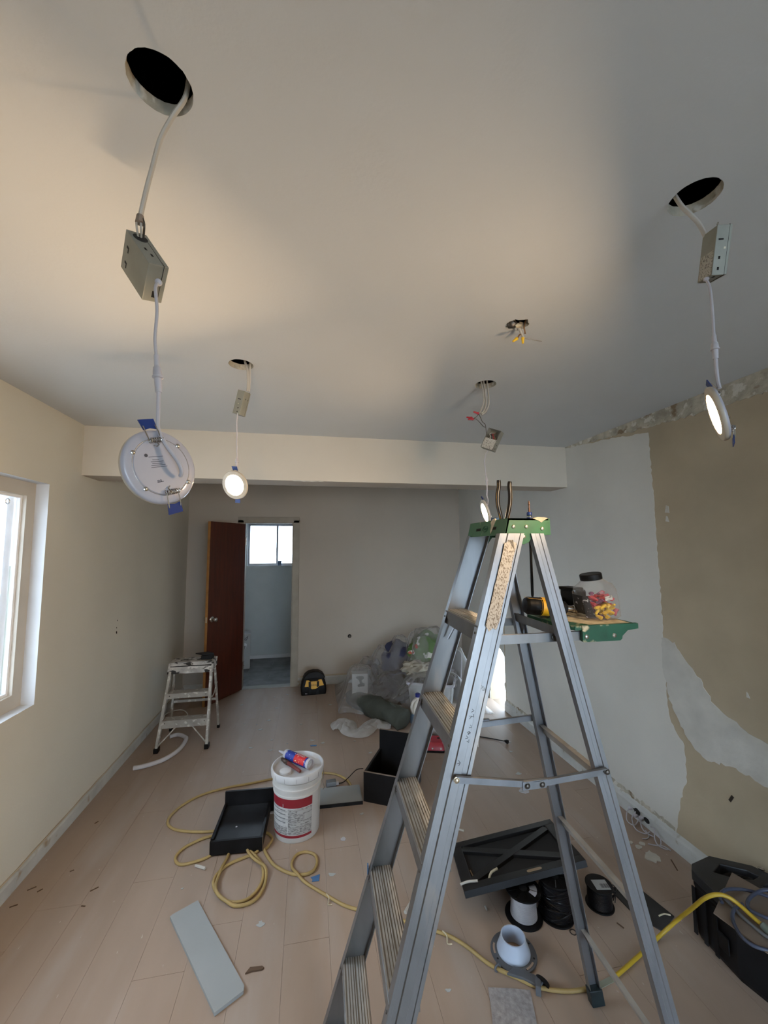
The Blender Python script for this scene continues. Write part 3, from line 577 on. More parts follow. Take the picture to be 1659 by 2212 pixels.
# rear legs
def RP(s, t, o=0, q=0):           # t 0 top .. 1 floor, q depth offset, o outward offset
    return LP(s*(.130+.118*t+o), .664+.372*t+q, 1.742*(1-t))
PR2 = [(0,-.022),(0,0),(.013,0),(.015,-.002),(.027,-.002),(.029,0),(.042,0),(.042,-.022),(.0395,-.022),(.0395,-.003),(.0025,-.003),(.0025,-.022)]
for s in (1,-1):
    rr_ = obj('rear_rail', G().prism(PR2, lambda q,o: RP(s,.985,o,q-.021), lambda q,o: RP(s,0.0,o,q-.021)), M['alu2'], lad, smooth=False)
    obj('rear_foot', G().prism([(-.026,-.026),(-.026,.003),(.026,.003),(.026,-.026)], lambda q,o: RP(s,1,o,q), lambda q,o: RP(s,.965,o,q)), pm('teal_foot_rubber', (.006,.017,.022), .5, var=.4), lad, smooth=False, bevel=.003)
for t in (.413, .61, .855):
    a, b = RP(-1,t,-.004,.012), RP(1,t,-.004,.012)
    g = G().obox(a+V(0,0,-.016), b-a, V(0,0,.032), ED*.002); g.obox(a+V(0,0,.014), b-a, V(0,0,.002), ED*-.016)
    obj('rear_crossbar', g, M['bar'], lad, smooth=False)
t = .172; a, b = RP(-1,t,-.002,-.012), RP(1,t,-.002,-.012)
obj('shelf_crossbar', G().obox(a+V(0,0,-.014), b-a, V(0,0,.028), ED*.002), M['alu'], lad, smooth=False)
for s in (1,-1):                  # gussets under the shelf
    a = RP(s,t,-.004,0); obj('gusset', G().prism([(0,.012),(-.055,.010),(-.05,-.004),(-.012,-.05),(0,-.075)], lambda w,zz: RP(s,t-zz/1.742*1.0,-.004,.004)+EW*(s*w), lambda w,zz: RP(s,t-zz/1.742,-.004,.006)+EW*(s*w)), M['alu'], lad, smooth=False)
# spreaders
for s in (1,-1):
    zf = 1.083; p0 = LP(s*(wf(zf)+.006), m_*zf+.030, zf); t2 = 1-1.062/1.742; p2 = RP(s,t2,.006,.005); pm1 = (p0+p2)/2 + V(0,0,-.024); pa = pm1-ED*.035+V(0,0,.002); pb_ = pm1+ED*.035+V(0,0,.004)
    def bar(a, b, hh=.020, th_=.003): 
        g = G().obox(a-V(0,0,hh/2), b-a, V(0,0,hh), EW*(s*th_)); g.obox(a+V(0,0,hh/2-.002), b-a, V(0,0,.002), EW*(s*.010)); return g
    s1 = obj('spreader_bar', bar(p0, pm1), M['alu2'], lad, smooth=False)
    obj('spreader_bar', bar(pm1, p2), M['alu2'], lad, smooth=False)
    obj('spreader_joint', bar(pa+EW*(s*.004), pb_+EW*(s*.004), .026), M['alu2'], lad, smooth=False)
    for p in (p0, p2, pm1-ED*.022, pm1+ED*.022):
        obj('pivot', G().lathe([(.0085,0),(.0085,.003),(.0062,.0034),(.0062,.0065),(.004,.008),(0,.0085)], axes(p+EW*(s*.004), EW*s), 16, cap=False), M['bolt' if p is not p0 else 'rivet'], lad)
# top cap
X0, X1c, Y0, Y1, ZB, ZU = .590, .742, 1.126, 1.414, 1.738, 1.789
def drv(): return circ(.714, 1.195, .008, 16)
cap_ = obj('top_cap', G().plate([(X0+.012,Y0),(X1c,Y0),(X1c,Y1),(X0+.012,Y1)], [drv(), [(.640,1.278),(.705,1.278),(.705,1.318),(.640,1.318)]], lambda a,b: V(a,b,ZU), (0,0,-.006)), M['green'], lad, smooth=False)
SIDE = [(X0-.002,ZB),(.603,ZB),(.617,1.730),(.632,1.714),(.650,1.708),(.667,1.715),(.683,1.736),(.743,ZB),(.736,ZU),(.600,ZU)]
for y, s in ((Y0,-1),(Y1,1)):
    sd = obj('cap_side', G().prism(SIDE, lambda a,b: V(a,y,b), lambda a,b: V(a,y-s*.006,b)), M['green'], cap_, smooth=False)
    for (x, z_) in ((.617,1.763),(.660,1.763),(.714,1.757),(.6505,1.732)):
        obj('rivet', G().lathe([(.0062,0),(.005,.003),(.002,.0045),(0,.0047)], axes((x,y,z_),(0,s,0)), 14, cap=False), M['rivet'], cap_)
obj('cap_front', G().prism([(X0-.003,ZB),(X0+.003,ZB),(X0+.016,ZU),(X0+.010,ZU)], lambda a,b: V(a,Y0,b), lambda a,b: V(a,Y1,b)), M['green'], cap_, smooth=False)
obj('cap_back', G().box(((X1c-.003),(Y0+Y1)/2,(ZB+ZU)/2),(.006,Y1-Y0,ZU-ZB)), M['green'], cap_, smooth=False)
def cf(y, z_): return V(X0-.0035+.013*(z_-ZB)/(ZU-ZB), y, z_)
obj('embossed_emblem', G().tube([cf(1.272+.019*math.cos(a), 1.762+.0105*math.sin(a)) for a in [2*PI*i/28 for i in range(28)]], .0011, 5, closed=True).tube([cf(1.272+.015*math.cos(a), 1.762+.0075*math.sin(a)) for a in [2*PI*i/24 for i in range(24)]], .0007, 5, closed=True), M['green2'], cap_)
g = G()
for i in range(6): g.tube([cf(1.281-.0036*i,1.759), cf(1.280-.0036*i,1.765), cf(1.2785-.0036*i,1.760 if i % 2 else 1.765)], .0006, 4)
obj('embossed_letters', g, M['green2'], cap_)
obj('tool_slot', G().obox(cf(1.345,1.757)+V(-.0006,0,0), V(0,-.036,0), V(.0024,0,.009), V(.002,0,0)), M['slot'], cap_, smooth=False)
obj('tool_slot', G().obox(cf(1.222,1.757)+V(-.0006,0,0), V(0,-.030,0), V(.0024,0,.009), V(.002,0,0)), M['slot'], cap_, smooth=False)
obj('putty_drip', G().prism([(1.222,1.745),(1.217,1.752),(1.210,1.770),(1.204,1.786),(1.212,1.794),(1.226,1.793),(1.236,1.782),(1.228,1.772),(1.226,1.757)], lambda a,b: cf(a,b)+V(-.002,0,0), lambda a,b: cf(a,b)+V(.003,0,0)), M['dust'], cap_, smooth=False)
obj('putty_crust', G().prism([(.682,1.789),(.70,1.783),(.712,1.776),(.722,1.784),(.735,1.7895),(.725,1.792),(.70,1.793)], lambda a,b: V(a,Y0-.0015,b), lambda a,b: V(a,Y0+.03,b)), M['dust'], cap_, smooth=False)
# paint shelf
sh = obj('paint_shelf', G().prism([(.815,1.128),(1.028,1.128),(1.038,1.15),(1.038,1.39),(1.02,1.425),(.84,1.425),(.793,1.37),(.793,1.18)], lambda a,b: V(a,b,1.441), lambda a,b: V(a,b,1.455)), M['green2'], lad, smooth=False, bevel=.002)
obj('shelf_dust', G().prism(rough([(.875,1.135),(1.022,1.135),(1.028,1.39),(.85,1.40),(.85,1.20)], .006, .03), lambda a,b: V(a,b,1.4545), lambda a,b: V(a,b,1.4560)), M['dust'], sh, smooth=False)
for y, dy in ((1.124,.012),(1.416,.012)):
    br = obj('shelf_bracket', G().prism([(.836,1.445),(.836,1.409),(.840,1.406),(.968,1.406),(.975,1.411),(.977,1.420),(.997,1.436),(1.036,1.440),(1.036,1.4565),(.836,1.4565)], lambda a,b: V(a,y,b), lambda a,b: V(a,y+dy,b)), M['green2'], sh, smooth=False)
    for x in (.850, .948): obj('rivet', G().lathe([(.0075,0),(.006,.002),(0,.003)], axes((x,y,1.4225),(0,-1,0)), 14, cap=False), M['steel'], sh)
obj('shelf_bevel', G().prism([(.793,1.453),(.805,1.455),(.84,1.439),(.835,1.435)], lambda a,b: V(a,1.18,b), lambda a,b: V(a,1.37,b)), M['green2'], sh, smooth=False)
for y, x0 in ((1.140,.53),(1.405,.53)):
    obj('shelf_arm', G().box(((x0+.87)/2,y,1.4225),(.87-x0,.003,.027)).box(((x0+.87)/2,y+.005,1.435),(.87-x0,.010,.002)), M['alu'], lad, smooth=False)
obj('pivot', G().lathe([(.010,0),(.010,.003),(.006,.004),(.006,.009),(0,.010)], axes((.748,1.138,1.4225),(0,-1,0)), 16, cap=False), M['bolt'], lad)
# ------------------------------------------------------------ tools on the ladder
pl = thing('pliers', 'pliers with dark brown grips standing handles-up in the ladder cap', 'pliers', (.672,1.298,1.72))
PB = pm('brown_grip', (.007,.005,.004), .35, var=.3)
for pts, s in (([(.668,1.298,1.786),(.664,1.298,1.81),(.655,1.298,1.85),(.655,1.298,1.885),(.661,1.298,1.915),(.661,1.298,1.937)],-1), ([(.680,1.298,1.786),(.690,1.298,1.81),(.700,1.298,1.85),(.703,1.298,1.885),(.7015,1.298,1.915),(.7035,1.298,1.933)],1)):
    q = sp(pts, 6); obj('handle', G().tube(q, [.0052+.0022*min(1,i/8)*(1 if i < len(q)-2 else .75) for i in range(len(q))], 12), PB, pl)
    obj('grip_seam', G().tube([p+V(s*.0055,-.004,0) for p in q[4:-3]], .0006, 5), M['yd'], pl)
obj('jaws', G().prism([(.664,1.79),(.684,1.79),(.682,1.765),(.676,1.72),(.672,1.72),(.666,1.765)], lambda a,b: V(a,1.292,b), lambda a,b: V(a,1.304,b)), M['bolt'], pl, smooth=False)
dr = thing('bit_extension', 'long black bit extension with blue collar hanging through the ladder cap', 'tool', (.7135,1.195,1.54))
obj('shaft', G().lathe([(.0032,1.54),(.0045,1.548),(.0045,1.60),(.0042,1.61),(.0042,1.795)], Matrix.Translation((.7135,1.195,0)), 12), M['black'], dr)
obj('collar', G().lathe([(.0085,1.7895),(.0088,1.797),(.0078,1.798),(.0078,1.802),(.0085,1.803),(.0085,1.812),(.0065,1.815)], Matrix.Translation((.7135,1.195,0)), 16, mis=[0,1,1,1,0,0]), [M['blue'], M['steel']], dr)
obj('bit', G().lathe([(.0035,1.815),(.0035,1.828),(.0025,1.830),(.0025,1.838),(.0036,1.840),(.003,1.846),(.0012,1.853)], Matrix.Translation((.7135,1.195,0)), 6), pm('dark_copper_bit', (.09,.045,.03), .45, metal=.6), dr, smooth=False)
tag(obj('tape_roll', G().lathe([(.012,0),(.0185,0),(.0185,.020),(.012,.020),(.012,0)], axes((.690,1.385,ZU+.0002),(0,0,1)), 24, cap=False), M['tape']), 'small blue tape roll on the far end of the ladder cap', 'tape')
# impact driver on the shelf
im = thing('impact_driver', 'yellow and black impact driver lying on the green ladder shelf', 'drill', (.85,1.285,1.457))
AX = axes((.735,1.283,1.5005), (1,-.12,-.085), (0,0,1))
mh = obj('motor_housing', G().lathe([(.010,-.004),(.024,0),(.029,.008),(.030,.012),(.030,.026),(.0305,.027),(.0305,.050),(.030,.051),(.030,.053),(.0315,.054),(.0315,.083),(.029,.085)], AX, 28, mis=[0,0,0,0,0,0,1,0,0,1,1]), [M['black'], M['yd']], im)
obj('yellow_shell', G().prism([(.006,-.018),(.05,-.021),(.083,-.022),(.083,.022),(.05,.021),(.006,.018)], lambda z_,y: AX @ V(math.sqrt(max(0,.0325**2-y*y)),y,z_), lambda z_,y: AX @ V(.026,y,z_)), M['yd'], mh, smooth=False)
obj('trim_line', G().tube([AX @ V(.020,-.0235,z_) for z_ in (.008,.02,.03)]+[AX @ V(x,-.0265-(.0035 if x<.015 else 0),z_) for x, z_ in ((.016,.036),(.008,.038),(-.006,.036),(-.018,.034))], .0012, 5), M['yd'], mh)
obj('gear_case', G().lathe([(.028,.084),(.0285,.088),(.0265,.112),(.0235,.122)], AX, 28), M['grey'], im)
obj('nose', G().lathe([(.0235,.121),(.024,.124),(.0225,.142),(.016,.148)], AX, 24), M['black'], im)
obj('chuck', G().lathe([(.0105,.148),(.0105,.172),(.0125,.174),(.0125,.186),(.009,.187),(.009,.176)], AX, 18, cap=False), M['steel'], im)
obj('handle', G().tube(sp([AX @ V(.0,-.022,.062), AX @ V(-.004,-.05,.085), V(.875,1.350,1.490), V(.945,1.372,1.494)],6), [.020]*8+[.018]*11, 12), M['black'], im)
bt = obj('battery', G().box((.990,1.375,1.4985),(.058,.072,.084), rz=.15), M['black'], im, smooth=False, bevel=.006)
obj('battery_rim', G().box((.980,1.375,1.543),(.052,.076,.012), rz=.15), M['black'], im, smooth=False, bevel=.004)
bl_ = obj('battery_label', G().box((.9975,1.3385,1.488),(.030,.0014,.050), rz=.15), M['yd'], bt, smooth=False)
obj('battery_label_panel', G().box((.9975,1.3378,1.488),(.022,.0014,.042), rz=.15), M['dust'], bt, smooth=False)
g = G()
for i in range(5): g.box((.9975,1.3370,1.473+.0075*i),(.015 if i % 2 else .011,.0012,.003), rz=.15)
obj('battery_print', g, M['ink'], bt, smooth=False)
# jar of wire nuts
JX = Matrix.Translation((.977,1.225,1.4565)) @ Matrix.Rotation(-.17,4,'Y') @ Matrix.Rotation(-.12,4,'Z')
jar = thing('clear_jar', 'clear plastic jar with black lid half full of wire nuts on the ladder shelf', 'jar', (.977,1.225,1.457))
def rsq(hw, hd, r, n=5):
    P = []
    for cx, cy, a0 in ((hw-r,hd-r,0),(-hw+r,hd-r,90),(-hw+r,-hd+r,180),(hw-r,-hd+r,270)):
        for i in range(n+1): a = math.radians(a0+90*i/n); P.append((cx+r*math.cos(a), cy+r*math.sin(a)))
    return P
def loft(g, secs, Mx, mi=0, cap=(True, True)):
    R = []
    for (P, z_) in secs: R.append([g.b.verts.new(Mx @ V(x,y,z_)) for x, y in P])
    for i in range(len(R)-1): g.bridge(R[i], R[i+1], mi)
    if cap[0]: g._set([g.b.faces.new(R[0])], mi)
    if cap[1]: g._set([g.b.faces.new(R[-1])], mi)
    return g
cr24 = lambda r: [(r*math.cos(math.radians(15*i)), r*math.sin(math.radians(15*i))) for i in range(24)]
cr24 = lambda r: [(r*math.cos(math.radians(90*q+90*i/5)), r*math.sin(math.radians(90*q+90*i/5))) for q in range(4) for i in range(6)]
obj('jar_body', loft(G(), [(rsq(.052,.040,.016),0.0),(rsq(.058,.046,.018),.006),(rsq(.060,.048,.018),.05),(rsq(.059,.047,.018),.095),(rsq(.054,.043,.022),.113),(cr24(.036),.131),(cr24(.031),.136),(cr24(.031),.140)], JX, cap=(True,False)), M['clear'], jar)
obj('lid', G().lathe([(.0345,.134),(.0350,.136),(.0350,.152),(.0330,.154),(.03,.1535),(0,.1535)], JX, 36), M['black'], jar)
obj('jar_label', loft(G(), [([(-.0605,-.030),(-.0608,.03),(-.0595,.03),(-.0592,-.03)],.030),([(-.0605,-.030),(-.0608,.03),(-.0595,.03),(-.0592,-.03)],.092)], JX), M['jarlbl'], jar, smooth=False)
obj('jar_label', loft(G(), [([(-.0612,-.032),(-.038,-.0492),(-.038,-.0484),(-.0602,-.031)],.020),([(-.0612,-.032),(-.050,-.0462),(-.050,-.0454),(-.0602,-.031)],.092)], JX), M['jarlbl'], jar, smooth=False)
obj('white_sticker', G().obox(JX @ V(.005,-.0490,.066), JX.to_3x3() @ V(.026,0,0), JX.to_3x3() @ V(0,.0006,0), JX.to_3x3() @ V(0,0,.014)), M['lblmm'], jar, smooth=False)
random.seed(11)
protos = {}
def nut_mesh(m):
    g = G().lathe([(.0052,0),(.0064,.001),(.0062,.007),(.0050,.012),(.0038,.026),(0,.0265)], None, 10); g.box((0,0,.004),(.0165,.003,.007)); return g
placed = []
for i in range(62):
    kind = 'yellow' if i < 16 else ('red' if i < 40 else ('pink' if i < 50 else 'purple'))
    for q in range(300):
        x, y, zf = random.uniform(-.046,.046), random.uniform(-.034,.034), (random.uniform(.012,.048) if kind == 'yellow' else random.uniform(.012,.076))
        if kind == 'yellow' and (y > -.012 or x < -.02): continue
        if kind in ('pink','purple') and x < 0: continue
        if all((V(x,y,zf)-p).length > .0145 for p in placed): break
    placed.append(V(x,y,zf)); R_ = Matrix.Rotation(random.uniform(0,6.28),4,'Z') @ Matrix.Rotation(random.uniform(.9,2.2),4,'X')
    if kind not in protos:
        o = obj('wire_nut', nut_mesh(kind), M[kind], org=(0,0,0)); protos[kind] = o
    else:
        o = protos[kind].copy(); C.objects.link(o)
    o.matrix_world = JX @ Matrix.Translation((x,y,zf)) @ R_ @ Matrix.Translation((0,0,-.013))
    tag(o, {'yellow':'yellow winged wire nut low in the clear jar','red':'red winged wire nut in the clear jar','pink':'pink winged wire nut in the right side of the jar','purple':'purple winged wire nut in the right side of the jar'}[kind], 'wire nut', kind+' wire nuts in the jar')
# ------------------------------------------------------------ back door leaf
H = V(-.770, 5.196, 0); DD = (V(-1.048,4.745,0)-H); DD.normalize(); DL = .575; DN = V(DD.y,-DD.x,0)   # DN points to the hinge-side face
if DN.x < 0: DN = -DN
dd = thing('open_door', 'dark red-brown flush door standing open before the bathroom doorway', 'door', H)
g = G().obox(H+V(0,0,.012), DD*DL, DN*-.035, V(0,0,1.995)); obj('door_slab', g, M['doorwood'], dd, smooth=False, bevel=.0015)
obj('door_edge', G().obox(H+DD*(DL-.0005)+V(0,0,.012), DD*.0015, DN*-.035, V(0,0,1.995)), M['dooredge'], dd, smooth=False)
for s in (1,-1):
    p = H+DD*(DL-.062)+DN*(0 if s > 0 else -.035)+V(0,0,.925)
    kb = obj('door_knob', G().lathe([(.031,0),(.031,.003),(.026,.008),(.012,.012),(.011,.028),(.016,.034),(.0255,.042),(.027,.052),(.022,.062),(.010,.066),(0,.0665)], axes(p, DN*s), 24, cap=False), M['steel'], dd)
obj('latch_plate', G().obox(H+DD*(DL+.001)+DN*-.028+V(0,0,.895), DD*.001, DN*.021, V(0,0,.06)), M['rivet'], dd, smooth=False)
for z in (.25,1.75): obj('hinge', G().cyl(H+V(0,.002,z)+DN*.006, H+V(0,.002,z+.09)+DN*.006, .007, n=12), M['steel'], dd)
# bathroom carton and cup
ct = thing('carton', 'tall white printed carton standing in the bathroom behind the door', 'box', (-1.0,6.16,0))
obj('carton_body', G().box((-1.003,6.161,.245),(.38,.20,.485), rz=.15), M['carton'], ct, smooth=False, bevel=.003)
CR = Matrix.Translation((-.958,6.066,0)) @ Matrix.Rotation(.15,4,'Z')
fx = Matrix.Rotation(PI/2,4,'X')
text('lettering', 'standard', .085, CR @ Matrix.Translation((-.035,-.002,.425)) @ fx, M['ink'], ct, shear=.35)
obj('printed_bowl', G().prism([(.10*math.cos(a),.10*math.sin(a)*(1.0 if a > PI else .22)) for a in [2*PI*i/30 for i in range(30)]], lambda a,b: CR @ V(.012+a,-.0015,.345+b), lambda a,b: CR @ V(.012+a,-.003,.345+b)), M['tiletub'], ct, smooth=False)
obj('printed_shade', G().prism([(.085*math.cos(a),.09*math.sin(a)) for a in [PI+PI*i/20 for i in range(21)]], lambda a,b: CR @ V(.011+a,-.003,.325+b), lambda a,b: CR @ V(.011+a,-.0038,.325+b)), M['grey'], ct, smooth=False)
g = G()
for i in range(4): g.obox(CR @ V(.02,-.002,.13-.028*i), CR.to_3x3() @ V(.05+.015*(i % 2),0,0), V(0,-.001,0), V(0,0,.010))
obj('printed_lines', g, M['slate'], ct, smooth=False)
cp = tag(obj('paint_cup', G().lathe([(.026,0),(.034,.075),(.035,.075),(.032,.075),(.025,.003),(0,.003)], Matrix.Translation((-.452,YT-.0,1.4305)), 20, cap=False), [pm('blue_print_cup', (.10,.17,.28), .5, var=.6, scale=30, spots=[((.5,.55,.6), 28, .58, .62)])]), 'small blue patterned cup on the bathroom window sill', 'cup')
# ------------------------------------------------------------ small step stool by the left wall
st = thing('step_stool', 'small paint-spattered metal step stool against the left wall', 'step stool', (-1.03,4.0,0))
def leg(name, a, b, wx, wy, m=M['steplad']):
    a, b = Vector(a), Vector(b)
    return obj(name, G().obox(a-V(wx/2,wy/2,0), V(wx,0,0), V(0,wy,0), b-a), m, st, smooth=False, bevel=.002)
FL0, FR0, FL1, FR1 = V(-1.235,3.805,.03), V(-.838,3.805,.03), V(-1.195,3.975,.645), V(-.856,3.975,.645)
BL0, BR0, BL1, BR1 = V(-1.25,4.21,.02), V(-.826,4.20,.02), V(-1.19,4.055,.66), V(-.850,4.055,.66)
for a, b in ((FL0,FL1),(FR0,FR1)): leg('front_leg', a, b, .022, .045)
for a, b in ((BL0,BL1),(BR0,BR1)): leg('rear_leg', a, b, .018, .024)
for p in (FL0,FR0): obj('rubber_foot', G().box((p.x,p.y,.020),(.036,.058,.040)), M['black'], st, smooth=False, bevel=.005)
for p in (BL0,BR0): obj('rubber_foot', G().box((p.x,p.y,.015),(.024,.032,.030)), M['black'], st, smooth=False, bevel=.004)
for z, h_ in ((.235,.060),(.440,.042)):
    t = (z-.03)/.615; a = FL0.lerp(FL1,t); b = FR0.lerp(FR1,t)
    g = G().box(((a.x+b.x)/2,a.y+.022,z-.003),(b.x-a.x-.02,.092,.005)).box(((a.x+b.x)/2,a.y-.024,z-h_/2),(b.x-a.x+.02,.003,h_)).box(((a.x+b.x)/2,a.y+.067,z-.012),(b.x-a.x-.02,.003,.022))
    tr = obj('step', g, M['steplad'], st, smooth=False)
    for x in (a.x+.03,b.x-.03): obj('rivet', G().lathe([(.005,0),(.003,.002),(0,.0025)], axes((x,a.y-.0257,z-.02),(0,-1,0)), 10, cap=False), M['bolt'], tr)
g = G().box((-1.025,4.025,.6885),(.345,.165,.006)); g.prism([(-1.222,.592),(-.835,.592),(-.838,.655),(-.853,.690),(-1.196,.690),(-1.215,.655)], lambda a,b: V(a,3.944+(.01 if b > .66 else 0),b), lambda a,b: V(a,3.948+(.01 if b > .66 else 0),b))
obj('top_cap', g, M['stepcap'], st, smooth=False)
for x0, x1 in ((-1.214,-1.197),(-.853,-.836)): obj('cap_side', G().box(((x0+x1)/2,4.03,.650),(x1-x0,.17,.075)), M['stepcap'], st, smooth=False, bevel=.004)
obj('cap_lip', G().tube([(-1.197,3.946,.655),(-.853,3.946,.655)], .004, 6), M['slot'], st)
for x, s in ((-1.235,1),(-.838,-1)): obj('diagonal_brace', G().tube([(x+s*.012,3.80,.055),(x+s*.14,3.845,.185)], .006, 6), M['steplad'], st)
obj('rear_bar', G().box((-1.03,4.150,.285),(.385,.004,.022)), M['steplad'], st, smooth=False)
obj('side_spreader', G().tube(sp([(-.842,3.905,.395),(-.838,3.96,.375),(-.834,4.03,.40),(-.832,4.10,.455)],5), .006, 6), M['steplad'], st)
obj('side_spreader', G().tube(sp([(-1.20,3.905,.395),(-1.20,3.96,.375),(-1.21,4.03,.40),(-1.205,4.10,.455)],5), .006, 6), M['steplad'], st)
pc = thing('pouch', 'black square-topped pouch lying on the small step stool', 'pouch', (-.905,4.02,.6915))
obj('pouch_body', G().prism([(-.05,-.04),(.045,-.045),(.055,.03),(-.04,.04)], lambda a,b: V(-.905+a,4.02+b,.692), lambda a,b: V(-.905+a*.95,4.02+b*.95,.733)), M['black'], pc, smooth=False, bevel=.006)
obj('pouch_flap', G().prism([(-.105,.0),(-.03,-.055),(.062,-.03),(.0,.045)], lambda a,b: V(-.905+a,4.02+b,.737-.08*a*.1), lambda a,b: V(-.905+a,4.02+b,.747)), M['black'], pc, smooth=False, bevel=.002)
tag(obj('plastic_tube', G().tube(sp([(-1.31,3.547,.017),(-1.243,3.56,.017),(-1.133,3.627,.017),(-1.056,3.774,.017),(-1.048,3.96,.017),(-1.085,4.03,.017),(-1.155,4.08,.017),(-1.21,4.05,.017)],8), .0165, 12), M['gyp']), 'curved length of off-white tube on the floor under the small step stool', 'tube')
tag(obj('white_wire', G().tube(sp([(-1.418,4.45,.02),(-1.39,4.50,.05),(-1.33,4.56,.055),(-1.26,4.58,.05),(-1.20,4.54,.03),(-1.17,4.46,.008)],6), .005, 6), M['cable']), 'white wire looping over the floor behind the small step stool', 'wire')
tag(obj('white_wire', G().tube(sp([(-1.13,4.40,.006),(-1.10,4.44,.03),(-1.06,4.42,.006),(-1.0,4.37,.006)],6), .004, 6), M['cable']), 'short curl of white wire behind the stool, nearer its right leg', 'wire')
# ------------------------------------------------------------ tool bag
tb = thing('tool_bag', 'black and yellow tool bag on the floor right of the doorway', 'bag', (.075,4.96,0))
TX = Matrix.Translation((.075,4.965,0)) @ Matrix.Rotation(.05,4,'Z')
obj('bag_body', loft(G(), [(rsq(.142,.085,.02),0),(rsq(.148,.09,.025),.05),(rsq(.140,.082,.025),.12),(rsq(.118,.06,.022),.18),(rsq(.10,.035,.02),.205)], TX), M['black'], tb)
obj('bag_flap', G().prism([(-.125,.172),(-.10,.215),(-.06,.243),(0,.253),(.06,.247),(.105,.222),(.135,.180),(.10,.172),(0,.180),(-.09,.176)], lambda a,b: TX @ V(a,-.078+.3*(b-.172),b), lambda a,b: TX @ V(a,.06,b)), M['black'], tb, smooth=False, bevel=.008)
obj('yellow_band', G().prism([(-.105,.100),(-.060,.100),(-.060,.095),(-.022,.072),(.022,.072),(.060,.095),(.062,.100),(.115,.105),(.090,.165),(.055,.163),(.048,.150),(-.048,.150),(-.055,.163),(-.085,.165)], lambda a,b: TX @ V(a,-.103+.32*max(0,b-.09),b), lambda a,b: TX @ V(a,-.085+.32*max(0,b-.09),b)), M['yd'], tb, smooth=False)
for s in (-1,1): obj('handle_strap', G().prism([(-.014,.02),(.012,.02),(.016,.150),(-.010,.150)], lambda a,b: TX @ V(s*.045+a*s,-.108+.2*max(0,b-.09),b), lambda a,b: TX @ V(s*.045+a*s,-.098+.2*max(0,b-.09),b)), M['black'], tb, smooth=False)
text('lettering', 'DEWALT', .026, TX @ Matrix.Translation((0,-.0985,.113)) @ Matrix.Rotation(PI/2-.25,4,'X'), M['black'], tb)
obj('white_tag', G().prism([(-.10,.018),(-.092,.03),(-.083,.022),(-.074,.024),(-.074,.017)], lambda a,b: TX @ V(a,-.093,b), lambda a,b: TX @ V(a,-.0905,b)), M['lead'], tb, smooth=False)
# ------------------------------------------------------------ pile under the plastic sheet
dbx = thing('drill_carton', 'white carton printed with a drill, under the clear sheet', 'box', (.565,4.46,0))
obj('carton_body', G().box((.565,4.46,.175),(.17,.12,.35), rz=-.10), M['carton'], dbx, smooth=False, bevel=.002)
BX = Matrix.Translation((.559,4.399,0)) @ Matrix.Rotation(-.10,4,'Z')
obj('printed_drill', G().prism([(-.042,.312),(-.035,.325),(.02,.330),(.040,.322),(.045,.305),(.035,.292),(.020,.290),(.022,.265),(.034,.255),(.052,.248),(.048,.222),(-.020,.216),(-.026,.236),(.0,.250),(-.002,.268),(-.012,.290),(-.030,.300)], lambda a,b: BX @ V(a,-.001,b), lambda a,b: BX @ V(a,-.0028,b)), M['slate'], dbx, smooth=False)
sb = thing('storage_bin', 'frosted white storage bin under the clear sheet, full of bags and bottles', 'bin', (1.36,4.33,0))
SR = Matrix.Translation((1.35,4.32,0)) @ Matrix.Rotation(-.42,4,'Z')
def shell(secs, th): return secs
g = loft(G(), [(rsq(.20,.24,.03),.0),(rsq(.235,.275,.03),.29)], SR, cap=(True,False)); loft(g, [(rsq(.232,.272,.03),.29),(rsq(.197,.237,.03),.004)], SR, cap=(False,True))
obj('bin_body', g, M['binw'], sb)
g = G(); P0, P1 = rsq(.232,.272,.03), rsq(.250,.290,.035)
A_ = [g.b.verts.new(SR @ V(x,y,.288)) for x,y in P0]; B_ = [g.b.verts.new(SR @ V(x,y,.288)) for x,y in P1]; C_ = [g.b.verts.new(SR @ V(x,y,.308)) for x,y in P1]; D_ = [g.b.verts.new(SR @ V(x,y,.308)) for x,y in P0]
for a,b in ((A_,B_),(B_,C_),(C_,D_),(D_,A_)): g.bridge(a,b)
obj('bin_rim', g, M['lead'], sb, smooth=False)
def lump(name, c, r, s3, m, label, cat, nz=.35, ns=2.2):
    return tag(obj(name, G().ball(c, r, s3, 4, nz=nz, ns=ns), m), label, cat)
lump('shopping_bag', (1.36,4.50,.50), .23, (1.0,.8,1.0), M['bagc'], 'bulging green printed shopping bag on top of the covered pile', 'bag')
lump('dark_bag', (1.40,4.28,.24), .17, (1.1,1.0,.75), M['brownd'], 'dark brown bag inside the frosted storage bin', 'bag')
lump('cream_cloth', (1.20,4.36,.38), .13, (1.3,1.0,.6), M['creamc'], 'crumpled cream cloth between storage bin and shopping bag', 'cloth', .5, 3)
lump('navy_bag', (1.07,4.72,.33), .22, (1.0,.8,1.2), M['navy'], 'dark navy bag at the back of the covered pile', 'bag')
lump('black_jacket', (.93,4.46,.13), .20, (1.0,.7,.75), M['black'], 'black jacket in a heap beside the drill carton under the sheet', 'jacket', .5, 3)
lump('black_cable_heap', (.76,4.76,.20), .15, (1.1,.9,1.1), M['slate'], 'dark grey heap behind the drill carton under the sheet', 'heap', .5, 3)
tag(obj('spray_bottle', G().lathe([(.0,0),(.034,0),(.036,.01),(.036,.11),(.014,.16),(.012,.19),(0,.192)], axes((1.27,4.17,.20),(.18,-.1,1)), 20, cap=False), M['red']), 'red bottle standing in the frosted storage bin', 'bottle')
